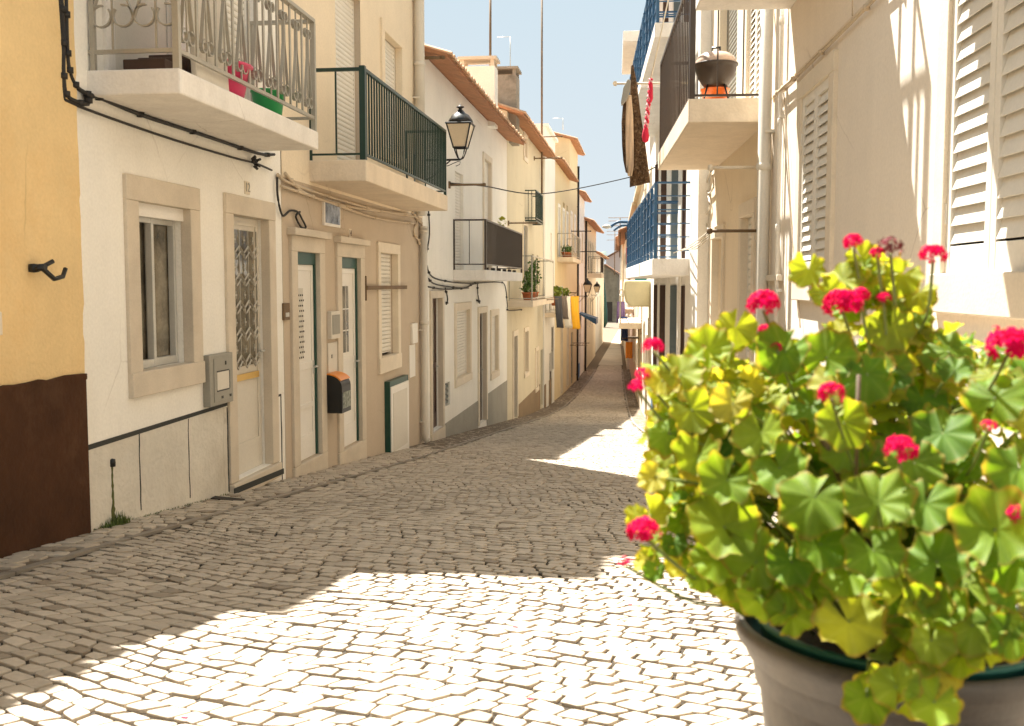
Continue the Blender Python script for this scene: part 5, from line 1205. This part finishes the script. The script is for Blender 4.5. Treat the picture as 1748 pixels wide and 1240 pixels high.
# ================================================================== GERANIUM IN THE FOREGROUND
PY = 1.62
def leaf_material(name, ramp, edge, tr=.5):
    m = bpy.data.materials.new(name); m.use_nodes = True; nt = m.node_tree; L = nt.links; b = nt.nodes["Principled BSDF"]; out = nt.nodes["Material Output"]
    b.inputs["Roughness"].default_value = .6; b.inputs["Specular IOR Level"].default_value = .25
    uv = _n(nt, "ShaderNodeUVMap"); uv.uv_map = 'a'; sp = _n(nt, "ShaderNodeSeparateXYZ"); L.new(uv.outputs[0], sp.inputs[0])
    uv2 = _n(nt, "ShaderNodeUVMap"); uv2.uv_map = 'b'; sp2 = _n(nt, "ShaderNodeSeparateXYZ"); L.new(uv2.outputs[0], sp2.inputs[0])
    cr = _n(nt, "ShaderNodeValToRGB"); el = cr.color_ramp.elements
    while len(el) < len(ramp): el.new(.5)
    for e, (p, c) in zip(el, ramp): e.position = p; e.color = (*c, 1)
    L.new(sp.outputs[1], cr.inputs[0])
    tc = _n(nt, "ShaderNodeTexCoord"); nz = _n(nt, "ShaderNodeTexNoise"); nz.inputs["Scale"].default_value = 28; nz.inputs["Detail"].default_value = 5; L.new(tc.outputs["Object"], nz.inputs["Vector"])
    # margin
    ad = _n(nt, "ShaderNodeMath", operation='MULTIPLY_ADD'); L.new(nz.outputs[0], ad.inputs[0]); ad.inputs[1].default_value = .45; L.new(sp.outputs[0], ad.inputs[2])
    mr = _n(nt, "ShaderNodeMapRange"); mr.inputs[1].default_value = 1.04; mr.inputs[2].default_value = 1.24; mr.inputs[4].default_value = .9; L.new(ad.outputs[0], mr.inputs[0])
    mx = _n(nt, "ShaderNodeMix", data_type='RGBA'); L.new(mr.outputs[0], mx.inputs[0]); L.new(cr.outputs[0], mx.inputs[6]); mx.inputs[7].default_value = (*edge, 1)
    # veins
    cs = _n(nt, "ShaderNodeMath", operation='POWER'); L.new(sp2.outputs[0], cs.inputs[0]); cs.inputs[1].default_value = 14
    vm = _n(nt, "ShaderNodeMath", operation='MULTIPLY'); L.new(cs.outputs[0], vm.inputs[0]); vm.inputs[1].default_value = .16
    m2 = _n(nt, "ShaderNodeMix", data_type='RGBA'); L.new(vm.outputs[0], m2.inputs[0]); L.new(mx.outputs[2], m2.inputs[6]); m2.inputs[7].default_value = (.50, .55, .18, 1)
    # blotches
    m3 = _n(nt, "ShaderNodeMix", data_type='RGBA', blend_type='MULTIPLY'); m3.inputs[0].default_value = 1; r3_ = _n(nt, "ShaderNodeMapRange"); r3_.inputs[1].default_value = .3; r3_.inputs[2].default_value = .7; r3_.inputs[3].default_value = .75; r3_.inputs[4].default_value = 1.2
    L.new(nz.outputs[0], r3_.inputs[0]); L.new(m2.outputs[2], m3.inputs[6]); L.new(r3_.outputs[0], m3.inputs[7])
    L.new(m3.outputs[2], b.inputs["Base Color"])
    bp = _n(nt, "ShaderNodeBump"); bp.inputs["Strength"].default_value = .10; bp.inputs["Distance"].default_value = .003; L.new(sp2.outputs[0], bp.inputs["Height"]); L.new(bp.outputs[0], b.inputs["Normal"])
    tb = _n(nt, "ShaderNodeBsdfTranslucent"); gm = _n(nt, "ShaderNodeMix", data_type='RGBA', blend_type='MULTIPLY'); gm.inputs[0].default_value = 1; L.new(m3.outputs[2], gm.inputs[6]); gm.inputs[7].default_value = (2.1, 1.9, .7, 1); L.new(gm.outputs[2], tb.inputs[0])
    ms = _n(nt, "ShaderNodeMixShader"); ms.inputs[0].default_value = tr; L.new(b.outputs[0], ms.inputs[1]); L.new(tb.outputs[0], ms.inputs[2]); L.new(ms.outputs[0], out.inputs[0])
    return m
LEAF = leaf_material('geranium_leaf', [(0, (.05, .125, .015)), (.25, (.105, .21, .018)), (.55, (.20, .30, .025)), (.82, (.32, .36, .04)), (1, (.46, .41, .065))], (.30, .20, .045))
PETAL = bpy.data.materials.new('geranium_petal'); PETAL.use_nodes = True; nt = PETAL.node_tree; b = nt.nodes["Principled BSDF"]; b.inputs["Base Color"].default_value = (.72, .004, .085, 1); b.inputs["Roughness"].default_value = .8; b.inputs["Specular IOR Level"].default_value = .1
tb = _n(nt, "ShaderNodeBsdfTranslucent"); tb.inputs[0].default_value = (.85, .008, .14, 1); ms = _n(nt, "ShaderNodeMixShader"); ms.inputs[0].default_value = .35
nt.links.new(b.outputs[0], ms.inputs[1]); nt.links.new(tb.outputs[0], ms.inputs[2]); nt.links.new(ms.outputs[0], nt.nodes["Material Output"].inputs[0])
STEM = mat('geranium_stem', (.20, .24, .06), rough=.6, bump=.1, noise=.3, scale=20); STEMB = mat('woody_stem', (.13, .085, .04), rough=.8, bump=.3, noise=.3, scale=30)

def leaf_geo(rr_, fold=None):
    """unit leaf, petiole at the origin, in the xy plane; returns verts, faces, uv a (radius, -), uv b (vein)"""
    N = 57; half = D2R(rr_.uniform(158, 172)); rings = [0, .22, .45, .66, .84, .95, 1.0]; V = [(0, 0, 0)]; A = [(0, 0)]; F = []
    cup = rr_.uniform(-.6, .7); ph = rr_.uniform(0, 6); fold_ = rr_.uniform(-.2, .75) * (1 if rr_.random() < .6 else .2); asym = rr_.uniform(-.08, .08); lob = 7; wv = rr_.uniform(.06, .16); droop = rr_.uniform(.0, .6)
    for ri, r in enumerate(rings[1:]):
        for i in range(N):
            t = -half + 2 * half * i / (N - 1); c = math.cos(lob * t * .5 * math.pi / half * 1.0)
            R = 1 - .14 * (1 - math.cos(lob * math.pi * (t / half + 1))) * .5 * (r ** 3) + asym * math.sin(t) - .045 * abs(math.sin(t * 14 + ph)) * (r > .9) * 1.0 - .10 * (abs(t) / half) ** 6
            R *= 1 + .06 * math.cos(t)
            x, y = r * R * math.cos(t), r * R * math.sin(t)
            z = cup * r * r * .45 + .016 * r * math.cos(lob * math.pi * (t / half + 1)) + wv * r * r * math.sin(3 * t + ph) - droop * max(0, x) ** 2 * .5 + .09 * r ** 3 * math.sin(9 * t + ph * 2) + .05 * r ** 2 * math.sin(5 * t - ph) + .10 * r * r * math.cos(2 * t + ph * 1.7) + fold_ * abs(math.sin(t)) * r
            V.append((x, y, z)); A.append((r, .5 + .5 * math.cos(lob * math.pi * (t / half + 1))))
    for i in range(N - 1): F.append((0, 1 + i, 2 + i))
    for k in range(len(rings) - 2):
        a, b = 1 + k * N, 1 + (k + 1) * N
        for i in range(N - 1): F.append((a + i, b + i, b + i + 1, a + i + 1))
    return V, F, A
rl = random.Random(23); LEAVES = [leaf_geo(rl) for _ in range(24)]
def leaf_mesh(items, name):
    """items: (template, matrix, tint); returns a mesh"""
    V, F, UA, UB = [], [], [], []
    for (k, Mx, tint) in items:
        v, f, a = LEAVES[k]; o = len(V); V += [tuple(Mx @ Vector(p)) for p in v]
        for q in f: F.append(tuple(o + i for i in q)); UA += [(a[i][0], tint) for i in q]; UB += [(a[i][1], 0) for i in q]
    me = bpy.data.meshes.new(name); me.from_pydata(V, [], F); me.polygons.foreach_set('use_smooth', [True] * len(F))
    for nm, U in (('a', UA), ('b', UB)): l = me.uv_layers.new(name=nm); l.data.foreach_set('uv', [c for p in U for c in p])
    me.materials.append(LEAF); return me

# pot
pc = at(1532, 1100, PY); zr = -.525; pg = gz(PY) + .035; pot = thing('flower_pot', 'large grey plastic plant pot holding the geranium', 'pot', (pc.x, PY, pg)); Hh = zr - pg
POTM = mat('grey_plastic_pot', (.12, .105, .095), rough=.5, noise=.25, scale=5, bump=.1, bscale=120, dirt=(.24, .20, .15), dirt_amt=.6, streak=.12)
t = MB(); t.lathe((0, 0, 0), [(.001, 0), (.145, 0), (.16, .02), (.178, .2), (.209, Hh - .1), (.213, Hh - .075), (.214, Hh - .07), (.230, Hh - .055), (.236, Hh - .035), (.245, Hh - .03), (.249, Hh - .01), (.245, Hh), (.236, Hh), (.230, Hh - .012), (.221, Hh - .06), (.216, Hh - .1), (.001, Hh - .1)], 72, cap=False); t.build('body', POTM, pot)
t = MB(); t.lathe((0, 0, Hh - .06), [(.199, 0), (.212, .055), (.219, .06), (.219, .066), (.207, .066), (.199, .05), (.185, 0)], 72, cap=False); t.build('inner_liner', mat('teal_plastic_liner', (.03, .16, .135), rough=.5, bump=0, noise=.2), pot)
t = MB(); t.lathe((0, 0, Hh - .03), [(.001, .004), (.1, .008), (.203, .0)], 40, cap=False)
t.build('soil', mat('potting_soil', (.03, .02, .012), rough=1, noise=.5, scale=30, bump=1, bscale=90), pot)

plant = thing('geranium', 'large leafy geranium with crimson flower heads in the grey pot', 'plant', (pc.x, PY, zr - .02)); PO = plant.location.copy()
items = []; rl = random.Random(5)
camv = Vector((0, 0, 0))
def leafmat(p, size, nrm, spin):
    z = Vector(nrm).normalized(); x = z.cross(Vector((0, 0, 1))); x = x.normalized() if x.length > .05 else Vector((1, 0, 0)); y = z.cross(x)
    Rm = Matrix((x, y, z)).transposed().to_4x4(); return Matrix.Translation(Vector(p)) @ Rm @ Matrix.Rotation(spin, 4, 'Z') @ Matrix.Diagonal((size, size, size, 1))
def add(p, size, nrm, spin, tint, k=None): items.append((rl.randrange(24) if k is None else k, p, size, Vector(nrm), spin, tint))
# hero leaves seen in the photograph: px, py, radius px, distance Y, tint, normal bias
toC = lambda p: (-Vector(p)).normalized()
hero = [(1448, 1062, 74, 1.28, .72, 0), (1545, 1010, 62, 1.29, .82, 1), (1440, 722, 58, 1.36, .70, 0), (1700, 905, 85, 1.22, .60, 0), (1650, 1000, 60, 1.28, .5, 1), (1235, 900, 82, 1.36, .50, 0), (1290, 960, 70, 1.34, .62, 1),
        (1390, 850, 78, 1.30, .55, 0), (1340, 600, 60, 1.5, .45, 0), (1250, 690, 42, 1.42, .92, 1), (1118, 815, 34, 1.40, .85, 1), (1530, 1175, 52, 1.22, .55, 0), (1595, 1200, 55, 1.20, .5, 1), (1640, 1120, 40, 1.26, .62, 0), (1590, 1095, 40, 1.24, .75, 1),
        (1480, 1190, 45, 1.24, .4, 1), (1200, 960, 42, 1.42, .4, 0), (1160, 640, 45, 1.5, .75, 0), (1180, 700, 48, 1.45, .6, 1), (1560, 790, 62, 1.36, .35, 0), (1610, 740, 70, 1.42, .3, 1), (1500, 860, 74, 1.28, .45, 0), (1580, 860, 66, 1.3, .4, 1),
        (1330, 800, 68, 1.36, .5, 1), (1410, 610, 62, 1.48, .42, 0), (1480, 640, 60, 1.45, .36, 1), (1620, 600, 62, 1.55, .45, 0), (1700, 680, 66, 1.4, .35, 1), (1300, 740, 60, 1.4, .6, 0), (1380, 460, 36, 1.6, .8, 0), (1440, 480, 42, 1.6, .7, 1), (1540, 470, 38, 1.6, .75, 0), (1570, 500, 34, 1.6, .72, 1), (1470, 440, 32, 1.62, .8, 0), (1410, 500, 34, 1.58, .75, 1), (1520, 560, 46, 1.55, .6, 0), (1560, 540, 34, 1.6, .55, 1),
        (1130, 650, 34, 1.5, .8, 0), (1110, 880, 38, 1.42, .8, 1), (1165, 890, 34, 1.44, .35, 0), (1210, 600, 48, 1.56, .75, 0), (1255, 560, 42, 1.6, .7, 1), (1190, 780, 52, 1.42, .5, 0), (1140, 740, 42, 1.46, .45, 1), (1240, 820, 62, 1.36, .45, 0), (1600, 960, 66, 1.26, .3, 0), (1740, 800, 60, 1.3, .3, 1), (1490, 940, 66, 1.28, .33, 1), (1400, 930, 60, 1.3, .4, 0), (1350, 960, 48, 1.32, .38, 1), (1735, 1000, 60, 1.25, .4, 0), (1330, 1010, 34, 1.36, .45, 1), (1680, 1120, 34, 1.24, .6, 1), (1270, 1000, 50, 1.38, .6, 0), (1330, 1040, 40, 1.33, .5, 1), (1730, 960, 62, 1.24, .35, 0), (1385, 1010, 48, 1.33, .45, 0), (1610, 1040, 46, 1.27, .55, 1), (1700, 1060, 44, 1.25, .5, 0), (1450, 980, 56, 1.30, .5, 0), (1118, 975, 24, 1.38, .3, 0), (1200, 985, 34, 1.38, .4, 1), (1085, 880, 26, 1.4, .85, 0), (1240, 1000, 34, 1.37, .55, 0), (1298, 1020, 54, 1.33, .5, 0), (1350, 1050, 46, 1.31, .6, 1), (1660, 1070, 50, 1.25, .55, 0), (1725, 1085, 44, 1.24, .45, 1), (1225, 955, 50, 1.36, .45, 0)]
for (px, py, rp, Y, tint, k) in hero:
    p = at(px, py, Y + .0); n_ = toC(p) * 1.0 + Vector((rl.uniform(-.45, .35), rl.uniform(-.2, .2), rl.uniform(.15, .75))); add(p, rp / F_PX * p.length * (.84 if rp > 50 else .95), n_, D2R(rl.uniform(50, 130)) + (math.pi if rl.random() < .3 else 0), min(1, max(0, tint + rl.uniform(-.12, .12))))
# filling leaves
def ell(px, py, Y, rx, ry, rz, n, s0, s1, t0, t1):
    c = at(px, py, Y)
    for _ in range(n):
        v_ = Vector((rl.gauss(0, 1), rl.gauss(0, 1), rl.gauss(0, 1))).normalized() * (rl.uniform(.55, 1.0))
        p = c + Vector((v_.x * rx, v_.y * ry, v_.z * rz)); n_ = v_ * .8 + Vector((0, -.35, .75)) + Vector((rl.gauss(0, .3), rl.gauss(0, .3), rl.gauss(0, .25)))
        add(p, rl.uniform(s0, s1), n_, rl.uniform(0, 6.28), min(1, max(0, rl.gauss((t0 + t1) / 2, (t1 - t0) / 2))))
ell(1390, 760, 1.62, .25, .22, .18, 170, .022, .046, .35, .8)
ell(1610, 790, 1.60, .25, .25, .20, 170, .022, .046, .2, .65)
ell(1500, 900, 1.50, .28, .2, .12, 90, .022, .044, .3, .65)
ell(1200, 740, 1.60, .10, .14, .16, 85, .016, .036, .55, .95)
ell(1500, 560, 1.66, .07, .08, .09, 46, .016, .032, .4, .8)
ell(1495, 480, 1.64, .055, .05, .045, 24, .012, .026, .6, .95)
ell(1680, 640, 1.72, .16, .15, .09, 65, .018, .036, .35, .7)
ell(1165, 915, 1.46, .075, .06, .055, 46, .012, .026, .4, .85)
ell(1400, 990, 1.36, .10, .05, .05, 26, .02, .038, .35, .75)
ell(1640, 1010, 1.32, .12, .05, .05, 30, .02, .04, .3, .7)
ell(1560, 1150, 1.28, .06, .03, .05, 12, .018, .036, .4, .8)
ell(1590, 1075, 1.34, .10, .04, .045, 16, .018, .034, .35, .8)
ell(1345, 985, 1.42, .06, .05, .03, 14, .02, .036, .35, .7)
ell(1280, 665, 1.7, .13, .14, .085, 66, .018, .036, .55, .95)
items_w = sorted(items, key=lambda it_: -(it_[2] / it_[1].length) * (1.6 if it_[1].y < 1.52 else 1))
petm = MB(); 
def petiole(p, size, r=.0022):
    q = Vector((PO.x + (p.x - PO.x) * rl.uniform(.15, .5), PO.y + (p.y - PO.y) * rl.uniform(.1, .5), max(zr, p.z - rl.uniform(.08, .2)))); mid = (p + q) / 2 + Vector((0, 0, .015)); petm.tube([tuple(a - PO) for a in smooth_pts([q, mid, p], 4)], r, 5)
for i, (k, p, size, n_, spin, tint) in enumerate(items_w):
    if i < 260: petiole(p, size)
    if i < 100:
        Mx = leafmat((0, 0, 0), size, n_, spin); me = leaf_mesh([(k, Mx, tint)], 'leaf'); o = bpy.data.objects.new('leaf', me); COL.objects.link(o); o.parent = plant; o.location = p - PO
o = bpy.data.objects.new('leaves', leaf_mesh([(k, leafmat(p - PO, size, n_, spin), tint) for (k, p, size, n_, spin, tint) in items_w[100:]], 'leaves')); COL.objects.link(o); o.parent = plant; o['kind'] = 'stuff'
petm.build('leaf_stalks', STEM, plant)['kind'] = 'stuff'
# woody main stems
for i in range(9):
    a = i * 2.4; q = Vector((.10 * math.cos(a), .10 * math.sin(a), 0)); e = Vector((.26 * math.cos(a) + rl.uniform(-.05, .05), .2 * math.sin(a), rl.uniform(.2, .34)))
    t = MB(); t.tube([tuple(x) for x in smooth_pts([q, q * 1.25 + Vector((rl.uniform(-.02, .02), 0, .1)), e], 5)], .009, 8, r1=.005); t.build('woody_stem', STEMB, plant)
tip = at(1500, 470, 1.64) - PO; t = MB(); t.tube([tuple(x) for x in smooth_pts([Vector((-.02, 0, .05)), Vector((-.03, .0, .2)), tip], 6)], .008, 8, r1=.004); t.build('woody_stem', STEMB, plant)
# flower heads
def head(px, py, rp, Y, dens=1.0, flat=.8, bud=False, mate=None):
    c = at(px, py, Y); R = rp / F_PX * c.length; V, F = [], []; n = int(55 * dens * (R / .03) ** 1.2) + 6
    for _ in range(n):
        v_ = Vector((rl.gauss(0, 1), rl.gauss(0, 1), rl.gauss(.25, 1))).normalized()
        if v_.z < -.45: v_.z *= -1
        v_.normalize(); fc = Vector((v_.x, v_.y, v_.z * flat)) * (R * rl.uniform(.72, .88)); ax = v_.cross(Vector((.3, .2, 1))).normalized(); ay = v_.cross(ax); s_ = R * rl.uniform(.26, .36) * (.55 if bud else 1); ph = rl.uniform(0, 6)
        for k in range(5):
            a = ph + k * 1.2566; d = ax * math.cos(a) + ay * math.sin(a); e = v_.cross(d); L_ = s_ * rl.uniform(.85, 1.1); lift = rl.uniform(.0, .5) * (2.5 if bud else 1); o_ = len(V)
            pts = [fc, fc + d * L_ * .55 + e * L_ * .30 + v_ * L_ * lift * .3, fc + d * L_ * .95 + e * L_ * .26 + v_ * L_ * lift * .6, fc + d * L_ * 1.05 + v_ * L_ * lift * .45, fc + d * L_ * .95 - e * L_ * .26 + v_ * L_ * lift * .6, fc + d * L_ * .55 - e * L_ * .30 + v_ * L_ * lift * .3]
            V += [tuple(p) for p in pts]; F.append(tuple(range(o_, o_ + 6)))
    me = bpy.data.meshes.new('flower_head'); me.from_pydata(V, [], F); me.materials.append(mate or PETAL); o = bpy.data.objects.new('flower_head', me); COL.objects.link(o); o.parent = plant; o.location = c - PO
    q = Vector((PO.x + (c.x - PO.x) * .55, PO.y + (c.y - PO.y) * .5, max(c.z - rl.uniform(.10, .2), zr + .06))); t = MB(); t.tube([tuple(x - PO) for x in smooth_pts([q, q.lerp(c, .5) + Vector((0, -.015, -.02)), c - Vector((0, 0, R * .3))], 5)], .0024, 6); t.build('flower_stem', STEM, plant)
DPET = mat('faded_petal', (.22, .02, .03), rough=.8, noise=.5, scale=60, bump=0)
for hd in ((1303, 521, 31, 1.52), (1438, 521, 34, 1.50), (1468, 505, 18, 1.55), (1508, 511, 15, 1.55), (1456, 414, 19, 1.6), (1593, 436, 23, 1.55), (1115, 593, 21, 1.5), (1098, 640, 16, 1.5), (1086, 660, 16, 1.48), (1722, 592, 37, 1.38), (1419, 673, 25, 1.32), (1537, 768, 30, 1.28), (1688, 728, 14, 1.35), (1742, 880, 24, 1.22), (1099, 908, 31, 1.34), (1326, 594, 12, 1.5), (1498, 434, 14, 1.58)): head(*hd)
head(1312, 563, 20, 1.55, flat=.35); head(1520, 424, 25, 1.57, bud=True, mate=DPET); head(1068, 962, 16, 1.36, dens=.35); head(1700, 562, 8, 1.5, dens=.6)
t = MB(); a_, b_ = at(1464, 700, 1.40) - PO, at(1466, 640, 1.40) - PO; t.tube([a_ - Vector((0, 0, .15)), b_], .003, 6); t.build('support_stick', 'rust', plant)
# fallen petals on the street
for i, (px, py) in enumerate(((315, 1238), (905, 1205), (880, 1080), (1075, 1040))):
    rx, ry, rz = ray(px, py); kk = (-.98) / (rz + .0975 * ry); c = Vector((rx * kk, ry * kk, gz(ry * kk) + .019)); t = MB(); a = rl.uniform(0, 6)
    ring = [c + Vector((math.cos(a + j) * .010 * (1 + .3 * (j % 2)), math.sin(a + j) * .006, .002 * (j % 2))) for j in range(6)]; t.v = [tuple(p) for p in ring] + [tuple(p + Vector((0, 0, .002))) for p in ring]; t.f = [tuple(range(6)), tuple(range(6, 12))] + [(j, (j + 1) % 6, 6 + (j + 1) % 6, 6 + j) for j in range(6)]; t.sm = [False] * 8
    solo(t, 'fallen_petal', 'red', 'fallen crimson petal lying on the sunlit cobbles', 'petal', c, group='fallen petals on the cobbles')
